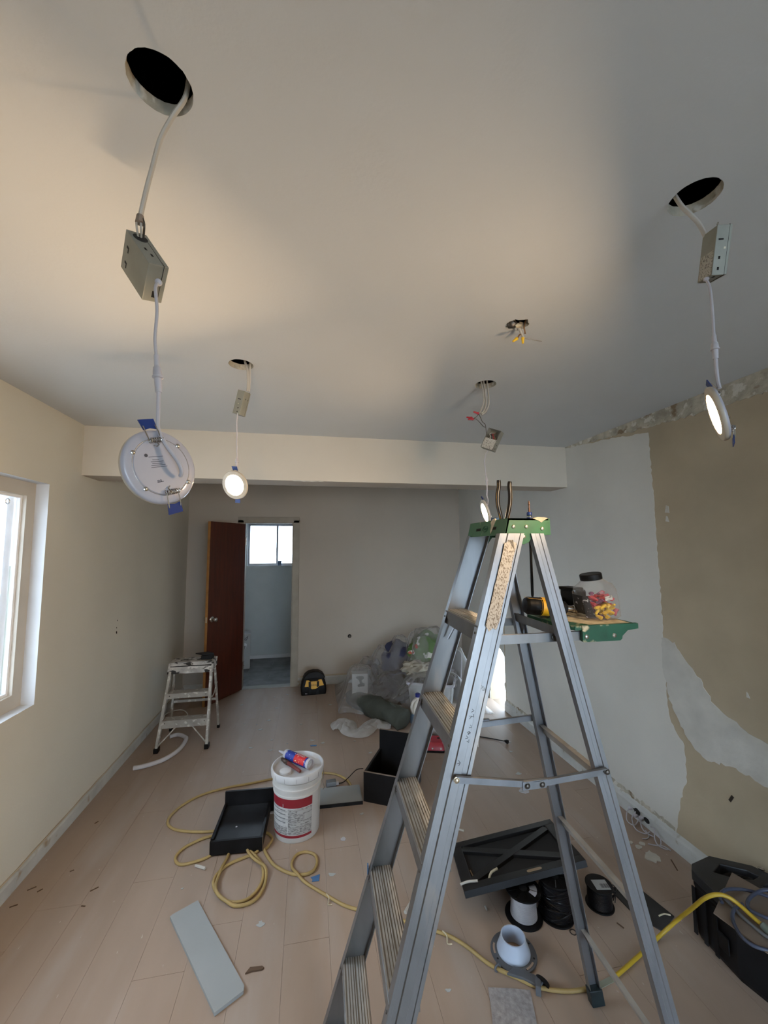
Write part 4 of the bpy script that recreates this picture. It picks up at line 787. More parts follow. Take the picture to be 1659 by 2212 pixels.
tag(obj('bin_lid', G().prism(rsq(.20,.27,.04), lambda a,b: V(1.66+.25*b*.2,4.47+a*.9,.27+b), lambda a,b: V(1.674+.25*b*.2,4.47+a*.9,.27+b)), M['lead'], smooth=False), 'white bin lid standing on edge at the right end of the pile', 'lid')
items = [(.565,4.46,.09,.06,.37),(1.36,4.52,.12,.10,.735),(1.33,4.30,.22,.20,.34),(1.08,4.72,.05,.06,.63),(1.67,4.47,.01,.14,.55),(.93,4.46,.10,.05,.30),(.86,4.74,.03,.05,.50),(.70,4.72,.05,.06,.39),(1.22,4.62,.03,.03,.69)]
g = G(); NX, NY = 110, 84; grid = []
for j in range(NY+1):
    row = []
    for i in range(NX+1):
        u, v = i/NX, j/NY; x = .33+1.56*u; y0 = 4.28-.30*min(1,max(0,(x-.45)/.55))+.02*math.sin(9*x); y = y0+(5.16-y0)*v
        hh = 0
        for (cx,cy,hx,hy,z_) in items:
            dx, dy = max(0,abs(x-cx)-hx), max(0,abs(y-cy)-hy); dist = math.hypot(dx,dy)
            hh = max(hh, (z_+.012)*math.exp(-(dist/.20)**1.35) if dist > 0 else z_+.012)
        wr = abs(noise.noise((x*7,y*3,1)))*.05+abs(noise.noise((x*15+y*9,y*8,4)))*.028+abs(noise.noise((x*34,y*20,7)))*.010
        e = min(1, 12*min(u,1-u), 10*v+.06)
        z_ = .004+hh*min(1,14*min(u,1-u)+.02)*min(1,12*v+.02)+wr*e*min(1,.5+hh)
        row.append(g.b.verts.new((x+.015*noise.noise((x*5,y*5,2)), y, z_)))
    grid.append(row)
for j in range(NY):
    for i in range(NX): g.b.faces.new((grid[j][i],grid[j][i+1],grid[j+1][i+1],grid[j+1][i]))
tag(obj('plastic_sheet', g, M['milky'], ang=180), 'large clear plastic sheet draped over the pile by the back wall', 'plastic sheet')
# crumpled sheet on the floor
g = G(); path = sp([(.275,3.90,0),(.32,4.04,0),(.385,4.03,0),(.40,3.86,0),(.50,3.80,0),(.575,3.90,0),(.65,3.99,0),(.72,3.93,0),(.80,3.88,0)],9); R_ = []
for i, p in enumerate(path):
    d = (path[min(i+1,len(path)-1)]-path[max(i-1,0)]).normalized(); nn = V(-d.y,d.x,0); hw = .085*min(1,.35+i/10,.35+(len(path)-i)/10)
    R_.append([g.b.verts.new(p+nn*(hw*(q/5-1))+V(0,0,.004+(.05*abs(noise.noise((p.x*13+q*.5,p.y*13,q*.35)))+.012)*(1-abs(q/5-1)**2))) for q in range(11)])
for i in range(len(R_)-1):
    for q in range(10): g.b.faces.new((R_[i][q],R_[i][q+1],R_[i+1][q+1],R_[i+1][q]))
tag(obj('crumpled_film', g, film('pale_film', (.56,.55,.53), .58, .35), ang=180), 'crumpled strip of whitish plastic film on the floor before the olive roll', 'plastic film')
# olive roll
ol = thing('canvas_roll', 'rolled olive green canvas lying in front of the plastic sheet', 'canvas roll', (.68,4.13,0))
q = sp([(.46,4.50,.085),(.55,4.38,.088),(.66,4.20,.092),(.78,4.00,.098),(.86,3.86,.095),(.905,3.78,.08)],8)
g = G().tube(q, [.070+.028*min(1,i/9)-.0*i if i < len(q)-3 else .095-.014*(i-len(q)+4) for i in range(len(q))], 28)
for v in g.b.verts: 
    nrm = .030*noise.noise(v.co*6)+.014*noise.noise(v.co*19); c = min(q, key=lambda p: (p-v.co).length); dv = (v.co-c); v.co += dv.normalized()*nrm; v.co.z = max(v.co.z,.003)
obj('roll_body', g, M['olive'], ol, ang=180)
for pts in ([(.60,4.22,.135),(.66,4.14,.165),(.72,4.15,.19)],[(.80,3.94,.195),(.83,3.86,.19),(.82,3.80,.14)],[(.87,3.93,.18),(.89,3.84,.16),(.885,3.77,.10)]): obj('fold', G().tube(sp(pts,5), .008, 6), M['olive'], ol)
# bleach jug
jg = thing('jug', 'white plastic jug with blue cap and pale blue label beside the olive roll', 'jug', (1.065,3.905,0))
JM = Matrix.Translation((1.065,3.905,0))
obj('jug_body', G().lathe([(0,0),(.070,0),(.076,.008),(.076,.10),(.077,.12),(.078,.150),(.066,.190),(.040,.225),(.024,.240),(.022,.252),(0,.252)], JM, 32, cap=False), M['jugw'], jg)
obj('jug_label', G().lathe([(.0775,.015),(.0775,.108)], JM, 32, cap=False), M['jugl'], jg)
obj('jug_handle', G().tube(sp([(1.045,3.885,.232),(1.01,3.86,.225),(.988,3.848,.185),(.992,3.850,.145),(1.01,3.862,.125)],6), .0125, 10), M['jugw'], jg)
obj('jug_cap', G().lathe([(.023,.250),(.024,.252),(.024,.280),(.021,.283),(0,.283)], JM, 20, cap=False), M['capblue'], jg)
# charger, battery, paper roll, lost plug
ch = thing('charger', 'red and black battery charger on the floor seen between the ladder rails', 'charger', (1.07,3.42,0))
CM = Matrix.Translation((1.075,3.42,0)) @ Matrix.Rotation(-.25,4,'Z')
obj('charger_base', loft(G(), [(rsq(.078,.085,.012),0),(rsq(.080,.088,.012),.018)], CM), M['black'], ch)
obj('charger_top', loft(G(), [(rsq(.078,.086,.012),.018),(rsq(.072,.080,.014),.05),(rsq(.062,.060,.014),.072)], CM), M['chred'], ch)
for i in range(9): obj('vent_rib', G().obox(CM @ V(-.058+.0105*i,-.079,.032), CM.to_3x3() @ V(.004,0,0), CM.to_3x3() @ V(0,.022,.040), CM.to_3x3() @ V(0,-.003,.002)), M['chred'], ch, smooth=False)
for x in (-.028,.042): obj('contact', G().obox(CM @ V(x,-.086,.03), CM.to_3x3() @ V(.012,0,0), CM.to_3x3() @ V(0,.002,.012), CM.to_3x3() @ V(0,-.003,0)), M['steel'], ch, smooth=False)
obj('socket_hole', G().lathe([(.013,.0722),(.010,.0726),(0,.0724)], CM @ Matrix.Translation((.035,.02,0)), 16, cap=False), M['slot'], ch)
tag(obj('power_brick', G().box((1.06,3.585,.047),(.065,.05,.094), rz=-.2), M['black'], smooth=False, bevel=.006), 'black power brick standing behind the red charger', 'power brick')
tag(obj('paper_roll', G().lathe([(.016,0),(.045,0),(.045,.13),(.016,.13),(.016,0)], axes((1.115,3.66,.0455),(.9,-.35,0)), 28, cap=False), M['carton']), 'white paper roll lying behind the red charger', 'roll')
pg = thing('power_plug', 'black cord end with plug lying on the floor behind the tall ladder', 'plug', (1.70,3.38,0))
obj('plug_cord', G().tube(sp([(1.36,3.62,.004),(1.50,3.545,.004),(1.62,3.468,.005),(1.68,3.41,.010),(1.70,3.385,.014)],6), .0045, 8), M['black'], pg)
obj('plug_body', G().lathe([(.006,0),(.010,.008),(.016,.020),(.016,.034),(0,.035)], axes((1.70,3.385,.017),(.55,-.8,0)), 12, cap=False), M['black'], pg)
obj('prong', G().box((1.732,3.348,.017),(.02,.004,.006), rz=-.9), M['steel'], pg, smooth=False)
# ------------------------------------------------------------ black furniture pieces
BE, BF = V(.878,-.479,0), V(.479,.878,0); B0 = V(.384,2.825,0); bw, bd, bh, t_ = .318, .354, .189, .015
bxx = thing('open_drawer_box', 'tall black open-topped wooden box with higher back panel behind the ladder', 'box', B0+BE*bw/2+BF*bd/2)
def panel(name, I, a, b, c, parent, m=M['bfurn']): return obj(name, G().obox(I, a, b, c), m, parent, smooth=False, bevel=.0012)
panel('front_panel', B0, BE*bw, BF*t_, V(0,0,bh), bxx); panel('side_panel', B0+BF*t_, BE*t_, BF*(bd-2*t_), V(0,0,bh), bxx)
panel('side_panel', B0+BE*(bw-t_)+BF*t_, BE*t_, BF*(bd-2*t_), V(0,0,bh), bxx); panel('back_panel', B0+BF*(bd-t_), BE*bw, BF*t_, V(0,0,.325), bxx)
panel('bottom_panel', B0+BE*t_+BF*t_+V(0,0,.008), BE*(bw-2*t_), BF*(bd-2*t_), V(0,0,.008), bxx)
lab(obj('raw_edge', G().obox(B0+BE*-.0008, BE*.0008, BF*t_, V(0,0,bh)).obox(B0+BF*(bd-t_)+V(0,0,.3255), BE*bw, BF*t_, V(0,0,.0006)).obox(B0+V(0,0,bh), BE*bw, BF*t_, V(0,0,.0005)), M['card'], bxx, smooth=False), 'raw brown board edges')
TE, TF = V(.9985,-.055,0).normalized(), V(.045,.999,0).normalized(); T0 = V(-.520,2.503,0); tw, td, tz = .284, .335, .080
tr = thing('black_tray', 'low black wooden tray with raised back lying among yellow cord loops', 'tray', T0+TE*tw/2+TF*td/2)
panel('front_panel', T0+V(0,0,.008), TE*tw, TF*t_, V(0,0,tz-.008), tr); panel('side_panel', T0+TF*t_+V(0,0,.012), TE*t_, TF*td, V(0,0,tz-.006), tr); panel('side_panel', T0+TE*(tw-t_)+TF*t_+V(0,0,.012), TE*t_, TF*td, V(0,0,tz-.014), tr)
panel('back_panel', T0+TF*td+V(0,0,.012), TE*(tw+.02), TF*t_, V(0,0,.140), tr)
panel('bottom_panel', T0+TE*t_+TF*t_+V(0,0,tz-.022), TE*(tw-2*t_), TF*(td-t_), V(0,0,.008), tr, pm('dusty_black_panel', (.013,.014,.016), .5, var=.4, scale=6, spec=.35, spots=[((.035,.036,.038), 5, .52, .72)]))
lab(obj('raw_edge', G().obox(T0+TE*tw+V(0,0,.008), TE*.0008, TF*t_, V(0,0,tz-.008)).obox(T0-TE*.0008+V(0,0,.008), TE*.0008, TF*t_, V(0,0,tz-.008)).obox(T0+TE*(tw-t_)+TF*(t_-.001)+V(0,0,.014), TE*t_, TF*-.0005, V(0,0,tz-.016)), M['bedge'], tr, smooth=False), 'raw tan board edges')
tag(obj('paint_fleck', G().lathe([(.0055,0),(.005,.0012),(0,.0014)], axes(T0+TE*.115+TF*.13+V(0,0,tz-.0138),(0,0,1)), 12, cap=False), M['lead']), 'white paint fleck on the low black tray', 'fleck')
wbd = thing('white_shelf_board', 'white-faced board with dark front edge lying between bucket and black box', 'board', (.17,2.90,0))
obj('board_face', G().obox((-.02,2.812,.0), (.395,-.012,0), (.0,.19,0), (0,0,.018)), M['plaster'], wbd, smooth=False)
obj('dark_edge', G().obox((-.02,2.806,.0), (.395,-.012,0), (.0,.006,0), (0,0,.0195)), M['bfurn'], wbd, smooth=False)
obj('screw', G().lathe([(.005,0),(.003,.002),(0,.002)], axes((.02,2.8055,.010),(0,-1,0)), 10, cap=False), M['slot'], wbd)
ad = thing('power_adaptor', 'small black adaptor with thin wire on the white-faced board', 'adaptor', (.175,3.03,0))
obj('adaptor_body', G().box((.178,3.035,.020),(.070,.048,.040), rz=.05), M['slate'], ad, smooth=False, bevel=.004)
obj('adaptor_wire', G().tube(sp([(.212,3.036,.018),(.262,3.052,.010),(.31,3.09,.02),(.37,3.12,.05),(.418,3.10,.065)],6), .003, 6), M['black'], ad)
obj('plug_prong', G().box((.222,3.032,.02),(.02,.02,.014)), M['lead'], ad, smooth=False)
# cross-braced black panel on the spools
U0 = V(.718,1.872,.13); Uu = (V(1.287,1.782,.25)-U0); LU = .585; Uu.normalize(); Uv = (V(.853,2.27,.05)-U0); Uv = Uv-Uu*Uu.dot(Uv); Uv.normalize(); LV = .440; Un = Uu.cross(Uv).normalized()
def UP(a, b, c=0): return U0+Uu*a+Uv*b+Un*c
px_ = thing('cross_braced_panel', 'black panel with raised frame and X brace propped on wire spools', 'panel', UP(LU/2,LV/2,-.06))
obj('panel_board', G().obox(UP(.01,.01,-.027), Uu*(LU-.02), Uv*(LV-.02), Un*.010), M['slot'], px_, smooth=False)  # shade of the recess put into the board's blacker colour
fwid = .052
for (a,b,la,lb_) in ((0,0,LU,fwid),(0,LV-fwid,LU,fwid),(0,fwid,fwid,LV-2*fwid),(LU-fwid,fwid,fwid,LV-2*fwid)):
    obj('frame_rail', G().obox(UP(a,b,-.028), Uu*la, Uv*lb_, Un*.028), M['bframe'], px_, smooth=False, bevel=.0012)
def xbar(a0,b0,a1,b1,wd,off):
    d = Uu*(a1-a0)+Uv*(b1-b0); p = Un.cross(d).normalized()*wd; return obj('cross_brace', G().obox(UP(a0,b0,-.0185)-p/2, d, p, Un*off), M['bframe'], px_, smooth=False, bevel=.001)
xbar(fwid,fwid+.02,LU-fwid,LV-fwid-.02,.046,.0165); xbar(fwid,LV-fwid-.02,LU-fwid,fwid+.02,.046,.016)
lab(obj('raw_slot', G().prism(rsq(.036,.010,.0095), lambda a,b: UP(.345+a,.027+b,-.001), lambda a,b: UP(.345+a,.027+b,.0006)), M['bedge'], px_, smooth=False), 'raw tan slot in the black frame')
obj('scratch', G().tube([UP(.060,.18,-.015),UP(.064,.13,-.015),UP(.062,.10,-.015)], .003, 5), M['bedge'], px_)
tag(obj('cable_offcut', G().tube(sp([UP(-.008,.048,.005),UP(.03,.052,.006),UP(.075,.040,.006)],5), .0055, 8), M['cable']), 'white cable offcut on the near left corner of the black X panel', 'offcut')
tag(obj('cable_offcut', G().tube(sp([UP(.130,.060,-.010),UP(.150,.080,.004),UP(.185,.098,.004)],5), .0055, 8), M['dust']), 'beige cable offcut on the X brace of the black panel', 'offcut')
# wire spools
def spool(label, c, r, h_, rd, m, ridges, parts):
    t = thing('wire_spool', label, 'spool', (c[0],c[1],0)); T = Matrix.Translation((c[0],c[1],0))
    obj('bottom_flange', G().lathe([(.018,.0),(r,0),(r+.001,.003),(r,.006),(.018,.006),(.018,0)], T, 40, cap=False), M['black'], t)
    obj('top_flange', G().lathe([(.018,h_-.006),(r*.97,h_-.006),(r*.98,h_-.003),(r*.97,h_),(.018,h_),(.018,h_-.006)], T, 40, cap=False), M['black'], t)
    prof = []; n = ridges
    for i in range(n): 
        z0, dz = .006+(h_-.012)*i/n, (h_-.012)/n; bulge = 1-(.05 if rd == .060 else 0)*math.sin(PI*i/n); prof += [(rd*bulge*.965,z0),(rd*bulge,z0+dz*.3),(rd*bulge,z0+dz*.7)]
    prof.append((rd*.965,h_-.006)); obj('winding', G().lathe(prof, T, 40, cap=False), m, t)
    obj('core_hole', G().lathe([(.018,h_+.0002),(.017,h_+.0006),(0,h_+.0006)], T, 24, cap=False), M['slot'], t)
    return t, T
sa, TA = spool('wire spool with pale grey winding under the black X panel', (1.0,1.853), .083, .118, .060, M['wiregrey'], 15, 0)
for i in range(10):
    a = 2*PI*i/10; obj('flange_rib', G().obox(TA @ V(.03*math.cos(a),.03*math.sin(a),.118), V(.045*math.cos(a),.045*math.sin(a),0), V(-.003*math.sin(a),.003*math.cos(a),0), V(0,0,.0012)), M['steel' if i % 3 == 0 else 'black'], sa, smooth=False)
lab(obj('white_flange_label', G().prism([(.062*math.cos(a),.062*math.sin(a)) for a in [-1.1+.2*i for i in range(7)]]+[(.030*math.cos(a),.030*math.sin(a)) for a in [.1-.2*i for i in range(7)]], lambda a,b: TA @ V(a,b,.118), lambda a,b: TA @ V(a,b,.1192)), M['lead'], sa, smooth=False), 'white paper label on the flange')
sb2, TB = spool('taller wire spool wrapped in shiny black film, beside the pale grey one', (1.150,1.830), .078, .166, .066, M['wireblack'], 26, 0)
random.seed(5)
for i in range(16):
    a0 = random.uniform(0,6.28); z0 = random.uniform(.01,.13); pts = []
    for j in range(14): a = a0+j*.33; pts.append(TB @ V((.069+.006*(1-z0/.15))*math.cos(a),(.069+.006*(1-z0/.15))*math.sin(a), z0+.02*math.sin(j*.5+i)+.008))
    obj('loose_wire', G().tube(pts, .0019, 5), M['wireblack'], sb2)
for i in range(12):
    a = 2*PI*i/12; obj('flange_rib', G().obox(TB @ V(.026*math.cos(a),.026*math.sin(a),.166), V(.044*math.cos(a),.044*math.sin(a),0), V(-.003*math.sin(a),.003*math.cos(a),0), V(0,0,.0014)), M['alu2' if i % 4 == 0 else 'black'], sb2, smooth=False)
sc3, TC = spool('small wire spool of black wire with a white label on top', (1.385,1.835), .062, .092, .054, M['wireblack'], 15, 0)
lb3 = obj('spool_label', G().obox(TC @ V(-.033,-.030,.0922), V(.066,-.012,0), V(.010,.056,0), V(0,0,.0009)), M['carton'], sc3, smooth=False)
g = G()
for i in range(9): g.obox(TC @ V(-.004+.0042*i,-.026-.0008*i,.0932), V(.0026 if i % 3 else .0014,0,0), V(.004,.024,0), V(0,0,.0004))
obj('label_bars', g, M['ink'], sc3, smooth=False)
for i in range(4):
    pts = sp([TC @ V(.045,.01-.01*i,.02+.01*i), TC @ V(.062+.004*i,-.01+.012*i,.05), TC @ V(.085+.006*i,.006*i,.03+.006*i), TC @ V(.07,.02-.012*i,.008)],5); obj('loose_wire', G().tube(pts, .0021, 5), M['wireblack'], sc3)
obj('wire_tail', G().tube(sp([TC @ V(.06,.0,.01), TC @ V(.10,.02,.012), TC @ V(.13,.045,.006), TC @ V(.16,.05,.004)],5), .0021, 5), M['wireblack'], sc3)
tag(obj('dark_scrap', G().prism([(1.49,1.905),(1.632,1.895),(1.672,1.710),(1.559,1.660),(1.50,1.75)], lambda a,b: V(a,b,.001), lambda a,b: V(a,b,.006)), pm('dark_mat_scrap', (.022,.021,.020), .9, var=.3), smooth=False), 'flat dark scrap of mat on the floor behind the right ladder leg', 'scrap')
tag(obj('wire_offcut', G().tube(sp([(1.60,1.72,.010),(1.63,1.722,.012),(1.655,1.713,.010)],4), .003, 6), M['dust']), 'beige wire offcut lying on the dark mat scrap', 'offcut')
# closet flange
cf_ = thing('pipe_flange', 'white pipe collar in a round grey flange on the floor', 'flange', (.866,1.702,0)); TFl = Matrix.Translation((.866,1.702,0))
obj('flange_ring', G().lathe([(.052,.002),(.092,.002),(.094,.005),(.092,.009),(.066,.010),(.052,.010),(.052,.002)], TFl, 48, cap=False), M['fgrey'], cf_)
for i in range(8):
    a = 2*PI*i/8+.2; obj('bolt_hole', G().lathe([(.0045,.0096),(.003,.0099),(0,.0098)], TFl @ Matrix.Translation((.081*math.cos(a),.081*math.sin(a),0)), 10, cap=False), M['slot'], cf_)
for a0 in (.9,2.5,4.9): obj('ring_slot', G().prism([(.084*math.cos(a),.084*math.sin(a)) for a in [a0+.08*i for i in range(8)]]+[(.076*math.cos(a),.076*math.sin(a)) for a in [a0+.08*(7-i) for i in range(8)]], lambda a,b: TFl @ V(a,b,.0096), lambda a,b: TFl @ V(a,b,.0104)), M['plank'], cf_, smooth=False)
obj('collar', G().lathe([(.044,.004),(.067,.008),(.068,.014),(.066,.020),(.052,.056),(.0505,.068),(.046,.068),(.0445,.05),(.044,.004)], TFl, 48, cap=False), M['pvc'], cf_)
kn = thing('clamp_bracket', 'dark grey plastic clamp bracket over the yellow cord by the flange', 'bracket', (.86,1.60,0))
obj('clamp_arm', G().prism([(.79,1.615),(.83,1.635),(.895,1.590),(.915,1.560),(.890,1.545),(.845,1.585)], lambda a,b: V(a,b,.012), lambda a,b: V(a,b,.022)), M['fgrey'], kn, smooth=False, bevel=.003)
obj('clamp_hook', G().tube([(.768+.012*math.cos(a),1.650+.004*math.cos(a),.012+.011*math.sin(a)) for a in [2*PI*i/16 for i in range(16)]], .0045, 8, closed=True), M['fgrey'], kn)
obj('clamp_leg', G().box((.885,1.548,.020),(.020,.040,.034), rz=-.5), M['fgrey'], kn, smooth=False, bevel=.003)
obj('clamp_disc', G().lathe([(.018,0),(.026,.002),(.026,.012),(.018,.014),(0,.014)], axes((.905,1.556,.016),(.7,.6,.35)), 22, cap=False), M['black'], kn)
# ------------------------------------------------------------ bucket and what lies on it
bk = thing('bucket', 'white plastic five gallon bucket with red banded label', 'bucket', (-.048,2.648,0)); BT = Matrix.Translation((-.050,2.650,0)) @ Matrix.Diagonal((1.02,1.02,1.05,1))
obj('bucket_body', G().lathe([(0,.004),(.118,.004),(.120,0),(.128,0),(.131,.006),(.1385,.235),(.142,.237),(.142,.245),(.139,.247),(.1395,.268),(.1465,.270),(.1465,.279),(.140,.282),(.1405,.302),(.1475,.304),(.1475,.312),(.141,.315),(.142,.335),(0,.335)], BT, 56, cap=False), M['bucket'], bk)
obj('lid', G().lathe([(.144,.318),(.1545,.320),(.156,.328),(.156,.350),(.152,.357),(.147,.357),(.143,.352),(.142,.340),(.136,.336),(0,.336)], BT, 64, cap=False), M['lidw'], bk)
for i in range(14):
    a = 2*PI*i/14+.2; obj('lid_notch', G().obox(BT @ V(.1555*math.cos(a),.1555*math.sin(a),.324), V(-.0016*math.sin(a),.0016*math.cos(a),0), V(.0012*math.cos(a),.0012*math.sin(a),0), V(0,0,.024)), M['grey'], bk, smooth=False)
def wrap(name, z0, z1, a0, a1, m, off=.0012, n=24, parent=None):
    g = G(); rr = lambda z: .131+(.1385-.131)*(z-.006)/.229
    A_ = [(a0+(a1-a0)*i/n) for i in range(n+1)]
    vs = [[g.b.verts.new(BT @ V((rr(z)+o)*math.cos(a),(rr(z)+o)*math.sin(a),z)) for a in A_] for (z,o) in ((z0,.0002),(z0,off),(z1,off),(z1,.0002))]
    for j in range(3):
        for i in range(n): g.b.faces.new((vs[j][i],vs[j][i+1],vs[j+1][i+1],vs[j+1][i]))
    return obj(name, g, m, parent or bk, recalc=True)
ca = math.atan2(-2.648,.048)      # towards the camera
lbk = wrap('paper_label', .030, .232, ca-1.30, ca+.66, M['lblwhite'])
wrap('red_band', .187, .233, ca-1.32, ca+.66, M['bred'], .0018); wrap('red_band', .030, .043, ca-1.30, ca+.66, M['bred'], .0018)
wrap('text_block', .046, .182, ca-.38, ca+.64, M['lblgrey'], .0017, parent=lbk); wrap('text_block', .046, .086, ca-1.28, ca-.42, M['lblgrey'], .0017, parent=lbk)
for z0, z1, a0, a1 in ((.158,.172,.0,.62),(.120,.152,.30,.62),(.104,.110,-.2,.5),(.092,.097,-.3,.62)): wrap('blank_strip', z0, z1, ca+a0, ca+a1, M['carton'], .0021, parent=lbk)
for z in (.172,.150,.128,.108): wrap('heading_line', z, z+.004, ca-1.25, ca-.5, M['slate'], .0017, parent=lbk)
wrap('white_mark', .186, .206, ca-.62, ca-.595, M['carton'], .0022, 3)
wh = V(.12,.33,0)
obj('wire_handle', G().tube(sp([BT @ V(.146,.02,.315), BT @ V(.156,.0,.285), BT @ V(.150,-.02,.25), BT @ V(.158,-.03,.225), BT @ V(.150,-.035,.214)],6), .0022, 6), M['steel'], bk)
obj('lid_plug', G().lathe([(.035,.336),(.034,.349),(.030,.351),(.018,.350),(.006,.352),(0,.352)], BT @ Matrix.Translation((-.070,-.050,0)), 28, cap=False), M['lidw'], bk)
cq = thing('caulk_tube', 'caulk cartridge with blue and red wrap lying on the bucket lid', 'tube', (-.06,2.68,.354))
CA = axes((-.128,2.762,.3845), (.152,-.151,-.003), (0,0,1)) @ Matrix.Scale(1.15,4)
obj('cartridge', G().lathe([(.0,-.002),(.012,-.002),(.024,.000),(.0255,.004),(.0255,.016),(.0245,.018),(.0245,.105),(.0245,.172),(.0262,.174),(.0262,.190),(.0225,.190),(.0225,.178),(0,.178)], CA, 28, mis=[0,0,0,0,0,1,2,0,0,0,0,3], cap=False), [M['lead'], M['caulkblue'], M['caulkblue'], M['lblwhite']], cq)
obj('red_panel', G().lathe([(.0249,.085),(.0251,.086),(.0251,.160),(.0249,.161)], CA, 28, cap=False), M['caulkred'], cq)
obj('blue_panel', G().lathe([(.0254,.085),(.0255,.086),(.0255,.1715)], CA @ Matrix.Rotation(0,4,'Z'), 28, cap=False), M['caulkblue'], cq) if False else None
obj('blue_underside', G().prism([(.0256*math.cos(a),.0256*math.sin(a)) for a in [1.9+.17*i for i in range(15)]]+[(.0247*math.cos(a),.0247*math.sin(a)) for a in [1.9+.17*(14-i) for i in range(15)]], lambda a,b: CA @ V(a,b,.084), lambda a,b: CA @ V(a,b,.1725)), M['caulkblue'], cq, smooth=False)
obj('nozzle', G().lathe([(.0125,-.002),(.0115,-.012),(.008,-.018),(.0035,-.055),(.0018,-.056),(0,-.054)], CA, 20, cap=False), M['lead'], cq)
g = G()
for i in range(6): g.obox(CA @ V(.0252,-.003,.090+.010*i), CA.to_3x3() @ V(.0004,0,0), CA.to_3x3() @ V(0,.010,.003), CA.to_3x3() @ V(0,0,.005))
obj('wrap_letters', g, M['lead'], cq, smooth=False)
sw = thing('hand_tool', 'brown-red handled tool lying on the bucket lid beside the caulk', 'tool', (-.09,2.65,.354))
SA = axes((-.158,2.750,.3670), (.134,-.193,.0), (0,0,1)) @ Matrix.Scale(1.3,4)
obj('tool_head', G().lathe([(.001,0),(.006,.010),(.009,.018),(.008,.026),(.010,.030),(.008,.036),(.011,.042),(.008,.050),(.011,.056),(.010,.066)], SA, 14), pm('rusty_head', (.06,.035,.025), .6, var=.4), sw)
obj('tool_handle', G().lathe([(.009,.064),(.0085,.080),(.0075,.120),(.0075,.164),(.006,.168)], SA, 12), pm('dark_red_handle', (.14,.03,.025), .5, var=.2), sw)
# ------------------------------------------------------------ cords on the floor
R_ = .0078
A_ = [(.345,2.825),(.29,2.838),(.20,2.865),(.282,2.912),(.312,2.97),(.311,3.044),(.268,3.124),(.203,3.181),(.10,3.215),(-.05,3.225),(-.244,3.202),(-.397,3.174),(-.551,3.154),(-.694,3.106),(-.79,3.024),(-.842,2.92),(-.840,2.841),(-.796,2.783),(-.725,2.745),(-.60,2.712),
      (-.40,2.69),(-.30,2.60),(-.26,2.50),(-.300,2.468),(-.39,2.431),(-.44,2.384),(-.458,2.328),(-.44,2.269),(-.392,2.206),(-.334,2.174),(-.271,2.180),(-.224,2.24),(-.213,2.325),(-.245,2.42),(-.33,2.52),(-.44,2.63),(-.55,2.665),(-.662,2.611),(-.700,2.548),(-.689,2.498),(-.654,2.471),(-.601,2.474),(-.53,2.497),(-.46,2.56),(-.418,2.52),
      (-.432,2.40),(-.440,2.311),(-.430,2.245),(-.395,2.196),(-.342,2.158),(-.277,2.150),(-.226,2.178),(-.198,2.25),(-.203,2.339),(-.25,2.40),(-.32,2.50),(-.30,2.60),(-.23,2.63),(-.197,2.594),(-.190,2.562),(-.212,2.510),(-.222,2.482),(-.168,2.378),(-.091,2.307),(-.02,2.276),(.040,2.288),(.064,2.342),(.053,2.40),(.003,2.432),(-.047,2.42),(-.070,2.358),(-.048,2.292),(.004,2.223),(.094,2.137),(.179,2.061),(.241,2.024),(.34,1.975),(.442,1.925),(.571,1.851),(.631,1.811),(.683,1.756),(.734,1.684),(.775,1.644),(.832,1.601),(.872,1.568),(.932,1.54),(.999,1.522),(1.055,1.517),(1.098,1.518)]
seen = []; P = []
dense = sp([(x,y,0) for x,y in A_], 5)
for i, p in enumerate(dense):
    z = R_
    for j in range(0, i-14):
        if (dense[j].xy-p.xy).length < .017: z = R_+.0135; break
    P.append(V(p.x,p.y,z))
for _ in range(3): P = [P[0]]+[V(P[i].x,P[i].y,(P[i-1].z+P[i].z*2+P[i+1].z)/4) for i in range(1,len(P)-1)]+[P[-1]]
yc = thing('extension_cord', 'long dusty yellow extension cord looping over the floor left of the ladder', 'cord', (-.35,2.3,0))
obj('cord', G().tube(P, [R_*(1 if i < 330 else .92) for i in range(len(P))], 10), M['cord'], yc)
obj('cord_plug', G().lathe([(.008,0),(.012,.006),(.013,.03),(.010,.034),(0,.034)], axes((1.088,1.518,.013),(1,-.02,0)), 12, cap=False), pm('brown_plug', (.16,.07,.03), .6), yc)
for (x,y) in ((.105,2.125),(.245,2.02),(.60,1.835)):
    obj('cord_tie', G().tube(sp([(x,y,.017),(x+.012,y-.02,.012),(x+.006,y-.045,.005),(x+.025,y-.05,.004)],5), .0028, 6), M['dust'], yc)
cc = thing('yellow_cord', 'bright yellow cord rising from the floor over the black tote', 'cord', (1.4,1.55,0))
obj('cord', G().tube(sp([(1.20,1.530,.009),(1.30,1.562,.009),(1.42,1.603,.009),(1.53,1.634,.022),(1.585,1.600,.10),(1.563,1.509,.22),(1.551,1.443,.31),(1.578,1.417,.342),(1.613,1.401,.343),(1.640,1.380,.328),(1.656,1.330,.310),(1.665,1.305,.303)],8), .0073, 12), M['cordy'], cc)
obj('connector', G().lathe([(.009,0),(.013,.004),(.015,.03),(.017,.034),(.017,.075),(.012,.078)], axes((1.662,1.318,.306),(.02,-1,-.25)), 16), pm('grey_green_connector', (.16,.19,.16), .5), cc)
tag(obj('tape_strip', G().obox((1.128,1.512,.0005),(.072,.012,0),(-.004,.020,0),(0,0,.0022)), pm('grey_green_tape', (.22,.23,.18), .7), smooth=False), 'grey-green strip of tape on the floor by the rear ladder foot', 'tape')
